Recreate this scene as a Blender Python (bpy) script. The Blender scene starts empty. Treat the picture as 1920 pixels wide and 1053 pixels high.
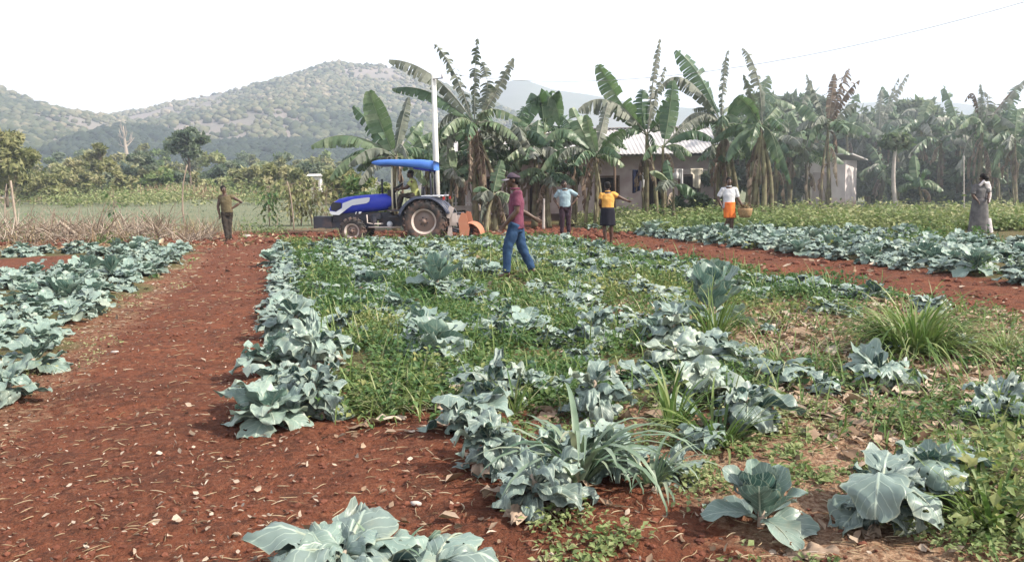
import bpy, math, random
import numpy as np
from mathutils import Matrix, Vector
R = math.radians
rng = np.random.default_rng(7)
random.seed(7)
sc = bpy.context.scene
col = sc.collection

# ------------------------------------------------------------------ camera, sky, sun, exposure
CAM = np.array([0.0, 0.0, 1.55]); FPX = 1600.0
PITCH, ROLL = 6.3, -1.0
cd = bpy.data.cameras.new('camera'); cam = bpy.data.objects.new('camera', cd); col.objects.link(cam)
cd.sensor_width = 36; cd.lens = FPX / 1920 * 36; cd.clip_start = 0.05; cd.clip_end = 9000
CR = Matrix.Rotation(R(90 - PITCH), 3, 'X') @ Matrix.Rotation(R(ROLL), 3, 'Z')
M4 = CR.to_4x4(); M4.translation = Vector(CAM); cam.matrix_world = M4
sc.camera = cam
CRn = np.array(CR)

SUN_AZ, SUN_EL = 106.0, 42.0            # azimuth clockwise from +Y (straight ahead), elevation
w = bpy.data.worlds.new('World'); sc.world = w; w.use_nodes = True
nt = w.node_tree; nt.nodes.clear()
out = nt.nodes.new('ShaderNodeOutputWorld'); bg = nt.nodes.new('ShaderNodeBackground')
sky = nt.nodes.new('ShaderNodeTexSky'); sky.sky_type = 'NISHITA'; sky.sun_disc = False
sky.sun_elevation = R(SUN_EL); sky.sun_rotation = R(SUN_AZ); sky.dust_density = 4; sky.air_density = 1.2
# thin bright overcast veil: thick towards the horizon, thinner overhead
tc = nt.nodes.new('ShaderNodeTexCoord'); sep = nt.nodes.new('ShaderNodeSeparateXYZ')
nt.links.new(tc.outputs['Generated'], sep.inputs[0])
mr = nt.nodes.new('ShaderNodeMapRange'); mr.inputs[1].default_value = 0.12; mr.inputs[2].default_value = 0.75
mr.inputs[3].default_value = 0.96; mr.inputs[4].default_value = 0.35
nt.links.new(sep.outputs[2], mr.inputs[0])
nz = nt.nodes.new('ShaderNodeTexNoise'); nz.inputs['Scale'].default_value = 2.2; nz.inputs['Detail'].default_value = 5
nt.links.new(tc.outputs['Generated'], nz.inputs['Vector'])
nm = nt.nodes.new('ShaderNodeMapRange'); nm.inputs[1].default_value = 0.53; nm.inputs[2].default_value = 0.68
nm.inputs[3].default_value = 1.0; nm.inputs[4].default_value = 0.5
nt.links.new(nz.outputs['Fac'], nm.inputs[0])
mu = nt.nodes.new('ShaderNodeMath'); mu.operation = 'MULTIPLY'
nt.links.new(mr.outputs[0], mu.inputs[0]); nt.links.new(nm.outputs[0], mu.inputs[1])
mx = nt.nodes.new('ShaderNodeMix'); mx.data_type = 'RGBA'
nt.links.new(mu.outputs[0], mx.inputs['Factor']); nt.links.new(sky.outputs[0], mx.inputs['A'])
mx.inputs['B'].default_value = (9.6, 9.6, 9.7, 1)
bg.inputs['Strength'].default_value = 0.10
nt.links.new(mx.outputs['Result'], bg.inputs['Color']); nt.links.new(bg.outputs[0], out.inputs[0])

sl = bpy.data.lights.new('sun', 'SUN'); sun = bpy.data.objects.new('sun', sl); col.objects.link(sun)
sl.energy = 5.0; sl.angle = R(0.6); sl.color = (1.0, 0.925, 0.79)
sd = Vector((math.sin(R(SUN_AZ)) * math.cos(R(SUN_EL)), math.cos(R(SUN_AZ)) * math.cos(R(SUN_EL)), math.sin(R(SUN_EL))))
sun.rotation_euler = sd.to_track_quat('Z', 'Y').to_euler(); sun.location = (20, 0, 40)
sc.view_settings.view_transform = 'Standard'; sc.view_settings.look = 'None'
sc.view_settings.exposure = 1.02; sc.view_settings.gamma = 1.0; sc.view_settings.use_curve_mapping = False
sc.render.engine = 'CYCLES'
sc.cycles.use_denoising = True
sc.cycles.max_bounces = 6; sc.cycles.volume_bounces = 1; sc.cycles.transparent_max_bounces = 8
sc.cycles.caustics_reflective = False; sc.cycles.caustics_refractive = False

# ------------------------------------------------------------------ helpers
def ray(px, py):
    d = CRn @ np.array([px - 960.0, -(py - 526.5), -FPX]); return d
def P(px, py, y):
    d = ray(px, py); return CAM + d * ((y - CAM[1]) / d[1])
def G(px, py, z=0.0):
    d = ray(px, py); return CAM + d * ((z - CAM[2]) / d[2])
def norm(v):
    v = np.asarray(v, float); return v / (np.linalg.norm(v, axis=-1, keepdims=True) + 1e-12)

def _hash(ix, iy, seed):
    n = (ix * 374761393 + iy * 668265263 + seed * 1442695041) & 0x7fffffff
    n = ((n ^ (n >> 13)) * 1274126177) & 0x7fffffff
    return ((n ^ (n >> 16)) & 0xffff) / 65535.0
def vnoise(x, y, seed=0):
    x = np.asarray(x, float); y = np.asarray(y, float)
    ix = np.floor(x).astype(np.int64); iy = np.floor(y).astype(np.int64)
    fx = x - ix; fy = y - iy; fx = fx * fx * (3 - 2 * fx); fy = fy * fy * (3 - 2 * fy)
    a = _hash(ix, iy, seed); b = _hash(ix + 1, iy, seed); c = _hash(ix, iy + 1, seed); d = _hash(ix + 1, iy + 1, seed)
    return (a * (1 - fx) + b * fx) * (1 - fy) + (c * (1 - fx) + d * fx) * fy
def fbm(x, y, oct=4, seed=0):
    s = 0; a = 0.5; f = 1.0
    for i in range(oct):
        s = s + a * (vnoise(np.asarray(x) * f, np.asarray(y) * f, seed + i * 17) - 0.5); a *= 0.5; f *= 2.03
    return s
def sstep(a, b, x):
    t = np.clip((np.asarray(x, float) - a) / (b - a), 0, 1); return t * t * (3 - 2 * t)

class MB:
    def __init__(s): s.v = []; s.f = []; s.m = []; s.uv = []; s.t = []; s.n = 0
    def add(s, v, f, m=0, uv=None, t=0.5):
        v = np.asarray(v, float).reshape(-1, 3)
        for q in f: s.f.append(tuple(int(i) + s.n for i in q)); s.m.append(m)
        s.v.append(v); s.uv.append(np.zeros((len(v), 2)) if uv is None else np.asarray(uv, float).reshape(-1, 2))
        s.t.append(np.full(len(v), t) if np.isscalar(t) else np.asarray(t, float)); s.n += len(v); return s
    def grid(s, pts, m=0, uv=None, t=0.5, closed=False):
        a, b = pts.shape[:2]; f = []
        for i in range(a - 1):
            for j in range(b - 1 + (1 if closed else 0)):
                j2 = (j + 1) % b; f.append((i * b + j, i * b + j2, (i + 1) * b + j2, (i + 1) * b + j))
        if uv is None:
            uu, vv = np.meshgrid(np.linspace(0, 1, b), np.linspace(0, 1, a)); uv = np.stack([uu, vv], -1)
        return s.add(pts.reshape(-1, 3), f, m, uv.reshape(-1, 2), t)
    def tube(s, pts, rad, n=8, m=0, ref=None, cap=True, t=0.5):
        """rad: scalar, list of radii, or list of (a, b): a across ref, b the other way"""
        pts = np.asarray(pts, float); k = len(pts)
        rad = np.broadcast_to(np.asarray(rad, float).reshape(-1, 1) if np.ndim(rad) < 2 else np.asarray(rad, float), (k, 2) if np.ndim(rad) == 2 else (k, 1))
        if rad.shape[1] == 1: rad = np.repeat(rad, 2, 1)
        T = np.gradient(pts, axis=0) if k > 2 else np.repeat((pts[-1:] - pts[:1]), k, 0); T = norm(T)
        ref = np.array([0.31, 0.17, 0.93]) if ref is None else np.asarray(ref, float)
        if ref.ndim == 1 and np.abs(T @ norm(ref)).max() > 0.97: ref = np.array([0.9, 0.3, 0.1])
        A = norm(ref - T * np.sum(T * ref, -1, keepdims=True)); B = np.cross(T, A)
        an = np.linspace(0, 2 * math.pi, n, endpoint=False)
        ring = pts[:, None] + rad[:, :1, None] * A[:, None] * np.cos(an)[None, :, None] + rad[:, 1:, None] * B[:, None] * np.sin(an)[None, :, None]
        uu, vv = np.meshgrid(np.arange(n) / n, np.linspace(0, 1, k)); n0 = s.n
        s.grid(ring, m, np.stack([uu, vv], -1), t, closed=True)
        if cap:
            s.f.append(tuple(n0 + i for i in range(n))[::-1]); s.m.append(m)
            s.f.append(tuple(n0 + (k - 1) * n + i for i in range(n))); s.m.append(m)
        return s
    def box(s, c, d, m=0, rot=None, t=0.5, taper=1.0):
        d = np.asarray(d, float) / 2; v = np.array([[x, y, z] for z in (-1, 1) for y in (-1, 1) for x in (-1, 1)], float)
        v[4:, :2] *= taper; v = v * d
        if rot is not None: v = v @ np.array(rot).T
        return s.add(v + np.asarray(c, float), [(0, 2, 3, 1), (4, 5, 7, 6), (0, 1, 5, 4), (2, 6, 7, 3), (0, 4, 6, 2), (1, 3, 7, 5)], m, t=t)
    def ell(s, c, r, n=12, m=0, rot=None, t=0.5):
        th = np.linspace(0.02, math.pi - 0.02, max(5, n // 2 + 1)); ph = np.linspace(0, 2 * math.pi, n, endpoint=False)
        p = np.stack([np.sin(th)[:, None] * np.cos(ph), np.sin(th)[:, None] * np.sin(ph), np.cos(th)[:, None] * np.ones(n)], -1) * np.asarray(r, float)
        if rot is not None: p = p @ np.array(rot).T
        p = p + np.asarray(c, float); n0 = s.n; k = len(th)
        s.grid(p[::-1], m, None, t, closed=True)
        s.f.append(tuple(n0 + i for i in range(n))[::-1]); s.m.append(m)
        s.f.append(tuple(n0 + (k - 1) * n + i for i in range(n))); s.m.append(m); return s
    def prism(s, poly, y0, y1, m=0):
        """poly: (x, z) outline extruded along y"""
        k = len(poly); v = [(x, y0, z) for x, z in poly] + [(x, y1, z) for x, z in poly]
        f = [(i, (i + 1) % k, k + (i + 1) % k, k + i) for i in range(k)] + [tuple(range(k))[::-1], tuple(range(k, 2 * k))]
        return s.add(v, f, m)
    def mesh(s, name, mats, smooth=True):
        me = bpy.data.meshes.new(name); v = np.concatenate(s.v) if s.v else np.zeros((0, 3))
        nl = np.array([len(q) for q in s.f], np.int32); li = np.array([i for q in s.f for i in q], np.int32)
        me.vertices.add(len(v)); me.vertices.foreach_set('co', v.ravel())
        me.loops.add(len(li)); me.loops.foreach_set('vertex_index', li)
        me.polygons.add(len(nl)); st = np.zeros(len(nl), np.int32); st[1:] = np.cumsum(nl)[:-1]
        me.polygons.foreach_set('loop_start', st); me.polygons.foreach_set('loop_total', nl)
        for q in (mats if isinstance(mats, (list, tuple)) else [mats]): me.materials.append(q)
        me.polygons.foreach_set('material_index', np.array(s.m, np.int32))
        me.polygons.foreach_set('use_smooth', np.full(len(nl), bool(smooth)))
        u = me.uv_layers.new(name='UVMap'); u.data.foreach_set('uv', np.concatenate(s.uv)[li].ravel())
        a = me.attributes.new('tint', 'FLOAT', 'POINT'); a.data.foreach_set('value', np.concatenate(s.t))
        me.update(calc_edges=True); me.validate(); return me
    def build(s, name, mats, parent=None, smooth=True, loc=None):
        o = bpy.data.objects.new(name, s.mesh(name, mats, smooth)); col.objects.link(o)
        if parent is not None: o.parent = parent
        if loc is not None: o.location = loc
        return o
def tag(o, label=None, cat=None, group=None, kind=None):
    if label: o['label'] = label
    if cat: o['category'] = cat
    if group: o['group'] = group
    if kind: o['kind'] = kind
    return o
def empty(name, loc, label, cat, group=None, rz=0.0):
    o = bpy.data.objects.new(name, None); o.empty_display_size = 0.2; col.objects.link(o)
    o.location = loc; o.rotation_euler = (0, 0, rz); return tag(o, label, cat, group)
def bez(a, b, c, n):
    t = np.linspace(0, 1, n)[:, None]; return (1 - t) ** 2 * a + 2 * t * (1 - t) * b + t * t * c
def rotz(a):
    c, s = math.cos(a), math.sin(a); return np.array([[c, -s, 0], [s, c, 0], [0, 0, 1]])

# ------------------------------------------------------------------ materials
class NT:
    def __init__(s, name):
        s.mat = bpy.data.materials.new(name); s.mat.use_nodes = True; s.t = s.mat.node_tree; s.t.nodes.clear()
        s.o = s.n('ShaderNodeOutputMaterial'); s.b = s.n('ShaderNodeBsdfPrincipled'); s.l(s.b.outputs[0], s.o.inputs[0])
    def n(s, k, **kw):
        x = s.t.nodes.new(k)
        for a, b in kw.items(): setattr(x, a, b)
        return x
    def l(s, a, b): s.t.links.new(a, b)
    def coord(s, k='Object'): return s.n('ShaderNodeTexCoord').outputs[k]
    def noise(s, scale, detail=4, vec=None, rough=0.55, kind='Fac'):
        x = s.n('ShaderNodeTexNoise'); x.inputs['Scale'].default_value = scale; x.inputs['Detail'].default_value = detail
        x.inputs['Roughness'].default_value = rough
        s.l(vec if vec is not None else s.coord(), x.inputs['Vector']); return x.outputs[kind]
    def mapr(s, v, a, b, c=0.0, d=1.0):
        x = s.n('ShaderNodeMapRange'); s.l(v, x.inputs[0])
        for i, q in enumerate((a, b, c, d)): x.inputs[i + 1].default_value = q
        return x.outputs[0]
    def math(s, op, a, b=None, c=None):
        x = s.n('ShaderNodeMath', operation=op)
        for i, q in enumerate((a, b, c)):
            if q is None: continue
            if isinstance(q, (int, float)): x.inputs[i].default_value = q
            else: s.l(q, x.inputs[i])
        return x.outputs[0]
    def mix(s, f, a, b, bt='MIX'):
        x = s.n('ShaderNodeMix', data_type='RGBA', blend_type=bt)
        for k, q in (('Factor', f), ('A', a), ('B', b)):
            if isinstance(q, (int, float)): x.inputs[k].default_value = q
            elif isinstance(q, tuple): x.inputs[k].default_value = (*q[:3], 1)
            else: s.l(q, x.inputs[k])
        return x.outputs['Result']
    def attr(s, name, k='Fac'): return s.n('ShaderNodeAttribute', attribute_name=name).outputs[k]
    def bump(s, h, st=0.3, dist=0.02):
        x = s.n('ShaderNodeBump'); x.inputs['Strength'].default_value = st; x.inputs['Distance'].default_value = dist
        s.l(h, x.inputs['Height']); s.l(x.outputs[0], s.b.inputs['Normal'])
    def base(s, c):
        if isinstance(c, tuple): s.b.inputs['Base Color'].default_value = (*c[:3], 1)
        else: s.l(c, s.b.inputs['Base Color'])
    def set(s, rough=0.8, spec=0.3, metal=0.0):
        s.b.inputs['Roughness'].default_value = rough; s.b.inputs['Specular IOR Level'].default_value = spec; s.b.inputs['Metallic'].default_value = metal
    def translucent(s, c, f):
        t = s.n('ShaderNodeBsdfTranslucent'); m = s.n('ShaderNodeMixShader'); m.inputs[0].default_value = f
        if isinstance(c, tuple): t.inputs[0].default_value = (*c[:3], 1)
        else: s.l(c, t.inputs[0])
        s.l(s.b.outputs[0], m.inputs[1]); s.l(t.outputs[0], m.inputs[2]); s.l(m.outputs[0], s.o.inputs[0])

def simple(name, a, b=None, scale=8.0, rough=0.75, spec=0.3, metal=0.0, bump=0.0, bscale=None, dist=0.01, lo=0.35, hi=0.65, vec=None):
    m = NT(name); b = b or tuple(q * 0.7 for q in a)
    v = m.coord() if vec is None else m.coord(vec)
    f = m.mapr(m.noise(scale, 6, v), lo, hi); m.base(m.mix(f, a, b)); m.set(rough, spec, metal)
    if bump: m.bump(m.noise(bscale or scale * 3, 6, v), bump, dist)
    return m.mat
def leafy(name, cols, trans=0.3, rough=0.55, spec=0.35, vein=False):
    """leaf material: per-leaf 'tint' picks the hue, noise mottles it; cols = 3 colours dark to light/yellow"""
    m = NT(name); t = m.attr('tint'); r = m.n('ShaderNodeValToRGB'); m.l(t, r.inputs[0])
    r.color_ramp.elements[0].position = 0.0; r.color_ramp.elements[0].color = (*cols[0], 1)
    r.color_ramp.elements[1].position = 1.0; r.color_ramp.elements[1].color = (*cols[-1], 1)
    for i in range(1, len(cols) - 1):
        e = r.color_ramp.elements.new(i / (len(cols) - 1)); e.color = (*cols[i], 1)
    c = m.mix(m.mapr(m.noise(9, 4), 0.3, 0.7, 0.0, 0.45), r.outputs[0], tuple(q * 0.55 for q in cols[0]))
    if vein:
        uv = m.coord('UV'); s = m.n('ShaderNodeSeparateXYZ'); m.l(uv, s.inputs[0])
        a = m.math('ABSOLUTE', m.math('SUBTRACT', s.outputs[0], 0.5))
        mid = m.mapr(a, 0.012, 0.035, 0.85, 0.0)
        fr = m.math('FRACT', m.math('SUBTRACT', m.math('MULTIPLY', s.outputs[1], 7.0), m.math('MULTIPLY', a, 5.0)))
        sv = m.mapr(m.math('ABSOLUTE', m.math('SUBTRACT', fr, 0.5)), 0.03, 0.09, 0.5, 0.0)
        v = m.math('MAXIMUM', mid, sv); c = m.mix(v, c, (0.42, 0.50, 0.40))
        edge = m.mapr(m.math('ADD', a, m.mapr(m.noise(20, 3), 0, 1, -0.08, 0.08)), 0.455, 0.50)
        c = m.mix(m.math('MULTIPLY', edge, 0.55), c, (0.40, 0.42, 0.27))
        bl = m.mapr(m.noise(4.5, 5, None, 0.6), 0.60, 0.72, 0, 0.6); c = m.mix(bl, c, (0.36, 0.33, 0.17))
        sp = m.mapr(m.noise(2.2, 6, None, 0.65), 0.52, 0.72, 0, 0.5); c = m.mix(sp, c, (0.17, 0.12, 0.09))
        geo = m.n('ShaderNodeNewGeometry'); c = m.mix(m.math('MULTIPLY', geo.outputs['Backfacing'], 0.45), c, (0.30, 0.37, 0.33))
        m.bump(m.math('SUBTRACT', m.math('MULTIPLY', m.noise(30, 3), 0.5), v), 0.45, 0.006)
    m.base(c); m.set(rough, spec)
    if vein:
        hole = m.mapr(m.noise(26, 2, None, 0.4), 0.705, 0.715); tr = m.n('ShaderNodeBsdfTransparent'); ms = m.n('ShaderNodeMixShader')
        t2 = m.n('ShaderNodeBsdfTranslucent'); m.l(c, t2.inputs[0]); m1 = m.n('ShaderNodeMixShader'); m1.inputs[0].default_value = trans
        m.l(m.b.outputs[0], m1.inputs[1]); m.l(t2.outputs[0], m1.inputs[2]); m.l(hole, ms.inputs[0]); m.l(m1.outputs[0], ms.inputs[1]); m.l(tr.outputs[0], ms.inputs[2]); m.l(ms.outputs[0], m.o.inputs[0])
    elif trans: m.translucent(m.mix(0.35, c, (0.14, 0.26, 0.05), 'MIX'), trans)
    return m.mat

MT = {}
MT['cabbage'] = leafy('glaucous cabbage leaf', [(0.045, 0.098, 0.084), (0.110, 0.20, 0.165), (0.205, 0.32, 0.27), (0.34, 0.43, 0.35)], 0.20, 0.42, 0.5, True)
MT['wilt'] = leafy('wilted cabbage leaf', [(0.030, 0.065, 0.066), (0.068, 0.132, 0.116), (0.155, 0.25, 0.21), (0.38, 0.43, 0.34)], 0.14, 0.42, 0.5, True)
MT['weed'] = leafy('weed leaf', [(0.030, 0.078, 0.028), (0.060, 0.135, 0.042), (0.115, 0.19, 0.062), (0.30, 0.30, 0.11)], 0.32, 0.55, 0.3)
MT['pale_weed'] = leafy('pale weed leaf', [(0.10, 0.16, 0.055), (0.18, 0.24, 0.09), (0.28, 0.32, 0.14), (0.42, 0.40, 0.22)], 0.32, 0.6, 0.25)
MT['grass'] = leafy('grass blade', [(0.06, 0.12, 0.03), (0.12, 0.20, 0.05), (0.22, 0.28, 0.09), (0.42, 0.40, 0.24)], 0.3, 0.5, 0.35)
MT['glaucous_grass'] = leafy('blue green grass blade', [(0.08, 0.14, 0.09), (0.15, 0.22, 0.15), (0.24, 0.31, 0.22), (0.40, 0.40, 0.28)], 0.25, 0.45, 0.4)
MT['banana'] = leafy('banana leaf', [(0.045, 0.092, 0.055), (0.092, 0.162, 0.086), (0.18, 0.25, 0.14), (0.36, 0.40, 0.26)], 0.34, 0.42, 0.5)
MT['dry_banana'] = leafy('withered banana leaf', [(0.09, 0.06, 0.045), (0.20, 0.14, 0.105), (0.34, 0.27, 0.21), (0.48, 0.41, 0.33)], 0.12, 0.85, 0.15)
MT['worn_banana'] = leafy('weathered banana leaf', [(0.08, 0.10, 0.078), (0.16, 0.18, 0.145), (0.27, 0.28, 0.235), (0.42, 0.41, 0.36)], 0.2, 0.65, 0.3)
MT['tree'] = leafy('tree leaf', [(0.06, 0.09, 0.066), (0.125, 0.165, 0.11), (0.21, 0.25, 0.17), (0.33, 0.35, 0.24)], 0.38, 0.6, 0.3)
MT['olive'] = leafy('olive bush leaf', [(0.09, 0.105, 0.045), (0.19, 0.20, 0.085), (0.31, 0.30, 0.14), (0.46, 0.41, 0.24)], 0.3, 0.65, 0.25)
MT['straw'] = leafy('dry straw', [(0.20, 0.13, 0.075), (0.34, 0.245, 0.15), (0.46, 0.36, 0.24), (0.56, 0.47, 0.35)], 0.15, 0.85, 0.15)
MT['litter'] = leafy('dead leaf litter', [(0.13, 0.08, 0.053), (0.26, 0.18, 0.125), (0.41, 0.31, 0.235), (0.58, 0.49, 0.40)], 0.08, 0.85, 0.15)
MT['wood'] = leafy('dry branch', [(0.13, 0.095, 0.07), (0.25, 0.19, 0.145), (0.38, 0.31, 0.25), (0.50, 0.43, 0.36)], 0.0, 0.9, 0.1)
MT['bark'] = simple('bark', (0.19, 0.15, 0.115), (0.08, 0.062, 0.05), 6, 0.9, 0.15, bump=0.6, bscale=14)
MT['stem'] = simple('banana stem', (0.20, 0.19, 0.105), (0.085, 0.062, 0.042), 3.5, 0.6, 0.3, bump=0.3, bscale=9)
MT['soil_clod'] = simple('red clod', (0.16, 0.062, 0.041), (0.09, 0.036, 0.025), 9, 0.95, 0.1, bump=0.6, bscale=30)

# ------------------------------------------------------------------ terrain
TAN = 0.27                              # the rows run forward and drift left: u = x + TAN*y is constant along a row
def U(x, y): return np.asarray(x) + TAN * np.asarray(y)
ROWS_MAIN = [0.05, 1.35, 2.5, 3.65, 4.9, 6.2, 7.15]
def H(x, y):
    x = np.asarray(x, float); y = np.asarray(y, float); u = U(x, y)
    left = sstep(3, -14, x)
    z = 0.0145 * np.clip(y - 30, 0, 75) * left + 0.004 * np.clip(y - 36, 0, 100) * (1 - left)
    near = sstep(34, 24, y) * sstep(-6, 0, y)
    bed = sstep(-0.5, 0.1, u) * sstep(8.0, 7.5, u) + sstep(-2.1, -2.6, u) + sstep(10.6, 11.1, u)
    bed = bed * sstep(25.5, 23.5, y)
    z = z + near * (0.05 * bed + 0.11 * fbm(x * 0.9, y * 0.9, 3, 3) + 0.05 * fbm(x * 4.5, y * 4.5, 3, 9) + 0.042 * fbm(x * 15, y * 15, 2, 13) * sstep(16, 9, y))
    til = sstep(23.5, 25.5, y) * sstep(33, 29, y) * sstep(5.5, 2.0, x) * sstep(-26, -22, x)
    z = z + til * (0.16 * fbm(x * 1.6, y * 1.6, 4, 21) + 0.03)
    return z
def Hs(x, y): return float(H(x, y))
def at(px, py):
    p = G(px, py)
    for _ in range(6): p = G(px, py, Hs(p[0], p[1]))
    return p

def ground():
    ys = np.concatenate([np.linspace(-300, -8, 8), np.linspace(-6, 2.2, 10), 2.4 * (40 / 2.4) ** np.linspace(0, 1, 300), 40 * (130 / 40) ** np.linspace(0.02, 1, 50), np.array([160, 210, 280, 400, 600, 900, 1500, 2500, 4200])])
    s = np.concatenate([[-40, -14, -6, -3, -1.8, -1.3], np.linspace(-1.08, 1.08, 330), [1.3, 1.8, 3, 6, 14, 40]])
    W = np.maximum(5.0, 0.66 * np.abs(ys) + 2.6)
    X = s[None] * W[:, None]; Y = np.repeat(ys[:, None], len(s), 1); Z = H(X, Y)
    mb = MB(); mb.grid(np.stack([X, Y, Z], -1))
    o = mb.build('ground', MT['ground'])
    u = U(X, Y).ravel(); x = X.ravel(); y = Y.ravel(); n1 = fbm(x * 0.5, y * 0.5, 4, 31); n2 = fbm(x * 1.3, y * 1.3, 4, 37)
    # red: bare soil 1 / weedy humus 0 ; green: far grass ; blue: straw-coloured litter
    weedy = sstep(-0.35, 0.3, u + n2 * 0.7) * sstep(8.1, 7.6, u + n2) * sstep(5.0, 6.4, y + n2 * 2) * sstep(25.4, 24, y)
    weedy = np.maximum(weedy, sstep(-2.0, -2.5, u + n2) * sstep(25, 24, y) * 0.8)
    weedy = np.maximum(weedy, sstep(10.7, 11.3, u + n2) * 0.9)
    weedy *= sstep(.75, 1.1, ((x + 10.8) / 2.4) ** 2 + ((y - 17.8) / 3.0) ** 2)
    grass = np.maximum(sstep(31, 34, y + n1 * 5) * sstep(1, -3, x), sstep(27, 31, y + n1 * 4) * sstep(1.5, 4, x))
    lit = sstep(3.3, 4.0, u + n2) * sstep(8.6, 7.8, u) * sstep(12.5, 9.5, y + n1 * 3) * 1.0
    lit = np.maximum(lit, sstep(22, 24, y) * sstep(30, 27, y) * sstep(-9, -12, x) * 0.55)
    lit = np.maximum(lit, sstep(-2.0, -1.5, u + n2 * .8) * sstep(-0.6, -1.3, u + n2 * .8) * 0.0 + sstep(-2.9, -2.2, u + n2 * .8) * sstep(-1.2, -1.9, u + n2 * .8) * 0.42 * sstep(24, 20, y))
    lit = np.maximum(lit, sstep(1.3, 2.0, u + n2) * sstep(6.2, 5.0, y + n1 * 2) * 0.75)
    a = o.data.color_attributes.new('zone', 'FLOAT_COLOR', 'POINT')
    a.data.foreach_set('color', np.stack([1 - weedy, grass, lit, np.ones_like(u)], -1).ravel())
    return tag(o, kind='structure')
m = NT('red earth'); zc = m.n('ShaderNodeSeparateColor'); m.l(m.attr('zone', 'Color'), zc.inputs[0]); v = m.coord()
soil = m.mix(m.mapr(m.noise(1.3, 8, v), 0.34, 0.68), (0.195, 0.066, 0.035), (0.112, 0.039, 0.023))
soil = m.mix(m.mapr(m.noise(26, 6, v), 0.50, 0.70, 0, 0.65), soil, (0.26, 0.11, 0.064))
soil = m.mix(m.mapr(m.noise(0.55, 6, v, 0.65), 0.50, 0.66, 0, 0.5), soil, (0.088, 0.036, 0.023))
soil = m.mix(m.mapr(m.noise(3.2, 7, v, 0.7), 0.53, 0.66, 0, 0.6), soil, (0.075, 0.033, 0.022))
soil = m.mix(m.mapr(m.noise(11, 7, v, 0.7), 0.50, 0.60, 0, 0.65), soil, (0.062, 0.027, 0.018))
soil = m.mix(m.mapr(m.noise(17, 7, v, 0.7), 0.56, 0.64, 0, 0.6), soil, (0.215, 0.10, 0.062))
soil = m.mix(m.mapr(m.noise(55, 4, v), 0.58, 0.68, 0, 0.6), soil, (0.042, 0.020, 0.014))
humus = m.mix(m.mapr(m.noise(5, 6, v), 0.35, 0.65), (0.14, 0.105, 0.055), (0.085, 0.09, 0.036))
c = m.mix(m.mapr(m.math('ADD', zc.outputs[0], m.mapr(m.noise(7, 4, v), 0, 1, -0.35, 0.35)), 0.3, 0.7), humus, soil)
lit = m.mix(m.mapr(m.noise(38, 5, v), 0.36, 0.62), (0.17, 0.085, 0.05), (0.40, 0.27, 0.18))
c = m.mix(m.mapr(m.math('ADD', zc.outputs[2], m.mapr(m.noise(9, 5, v), 0, 1, -0.45, 0.45)), 0.3, 0.75), c, lit)
gr = m.mix(m.mapr(m.noise(0.35, 7, v), 0.3, 0.7), (0.150, 0.165, 0.105), (0.20, 0.20, 0.125))
gr = m.mix(m.mapr(m.noise(4, 5, v), 0.4, 0.7, 0, 0.5), gr, (0.12, 0.14, 0.08))
c = m.mix(zc.outputs[1], c, gr)
m.base(c); m.set(0.95, 0.12)
hb = m.math('ADD', m.math('MULTIPLY', m.noise(14, 8, v, 0.65), 1.0), m.math('MULTIPLY', m.noise(60, 5, v), 0.35))
m.bump(hb, 1.0, 0.07); MT['ground'] = m.mat
ground()

# ------------------------------------------------------------------ hills
def ridge_hill(name, prof, D, D0, back, seed, mat, rough_amp, nx=150, ny=60, pw=1.0):
    pts = np.array([P(px, py, D) for px, py in prof]); o_ = np.argsort(pts[:, 0]); xr, zr = pts[o_, 0], pts[o_, 2]
    def hz(x, y):
        s = np.clip((y - D0) / (D - D0), 0, None)
        zz = np.interp(x * (1 + 0.25 * (D / np.maximum(y, 1) - 1)), xr, zr)
        up = np.where(s <= 1, np.clip(s, 0, 1) ** pw * (1.15 - 0.15 * np.clip(s, 0, 1)), np.clip(1 - ((s - 1) * (D - D0) / back) ** 2, -0.1, 1))
        nzz = fbm(x / (D * 0.12), y / (D * 0.10), 5, seed) * rough_amp * np.clip(s, 0, 1) * np.clip(1.25 - np.clip(s, 0, 1), 0.12, 1)
        return zz * up + nzz - 3 * (s < 0.01)
    X = np.linspace(xr[0], xr[-1], nx); Y = np.concatenate([np.linspace(D0 - 20, D, ny), np.linspace(D, D + back, 16)[1:]])
    XX, YY = np.meshgrid(X, Y); mb = MB(); mb.grid(np.stack([XX, YY, hz(XX, YY)], -1))
    return tag(mb.build(name, mat), kind='structure'), hz
MT['hill'] = simple('wooded hill slope', (0.235, 0.195, 0.175), (0.13, 0.125, 0.105), 0.02, 0.95, 0.05)
MT['far_hill'] = simple('far mountain', (0.10, 0.12, 0.075), (0.14, 0.13, 0.09), 0.004, 0.95, 0.05)
PROF_MAIN = [(-500, 330), (-250, 320), (-60, 300), (60, 270), (150, 238), (250, 216), (300, 213), (330, 208), (385, 194), (440, 174), (520, 154), (580, 134), (625, 118), (650, 117), (700, 126), (760, 134), (830, 160), (900, 190), (980, 222), (1060, 262), (1150, 300), (1300, 330)]
PROF_LEFT = [(-900, 60), (-500, 80), (-250, 112), (-60, 152), (0, 164), (55, 186), (100, 202), (160, 212), (215, 218), (260, 232), (300, 250), (340, 275), (380, 300), (430, 330)]
PROF_SPUR = [(130, 330), (180, 268), (230, 240), (300, 246), (350, 265), (420, 272), (500, 268), (560, 268), (620, 272), (700, 285), (800, 320)]
PROF_FAR = [(700, 260), (800, 215), (880, 185), (930, 160), (960, 151), (985, 150), (1035, 168), (1110, 178), (1200, 196), (1300, 204), (1420, 200), (1560, 196), (1700, 190), (1800, 194), (1900, 205), (2050, 240), (2300, 290)]
hill_main, hz_main = ridge_hill('hill', PROF_MAIN, 900, 400, 500, 5, MT['hill'], 60, pw=0.9)
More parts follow.
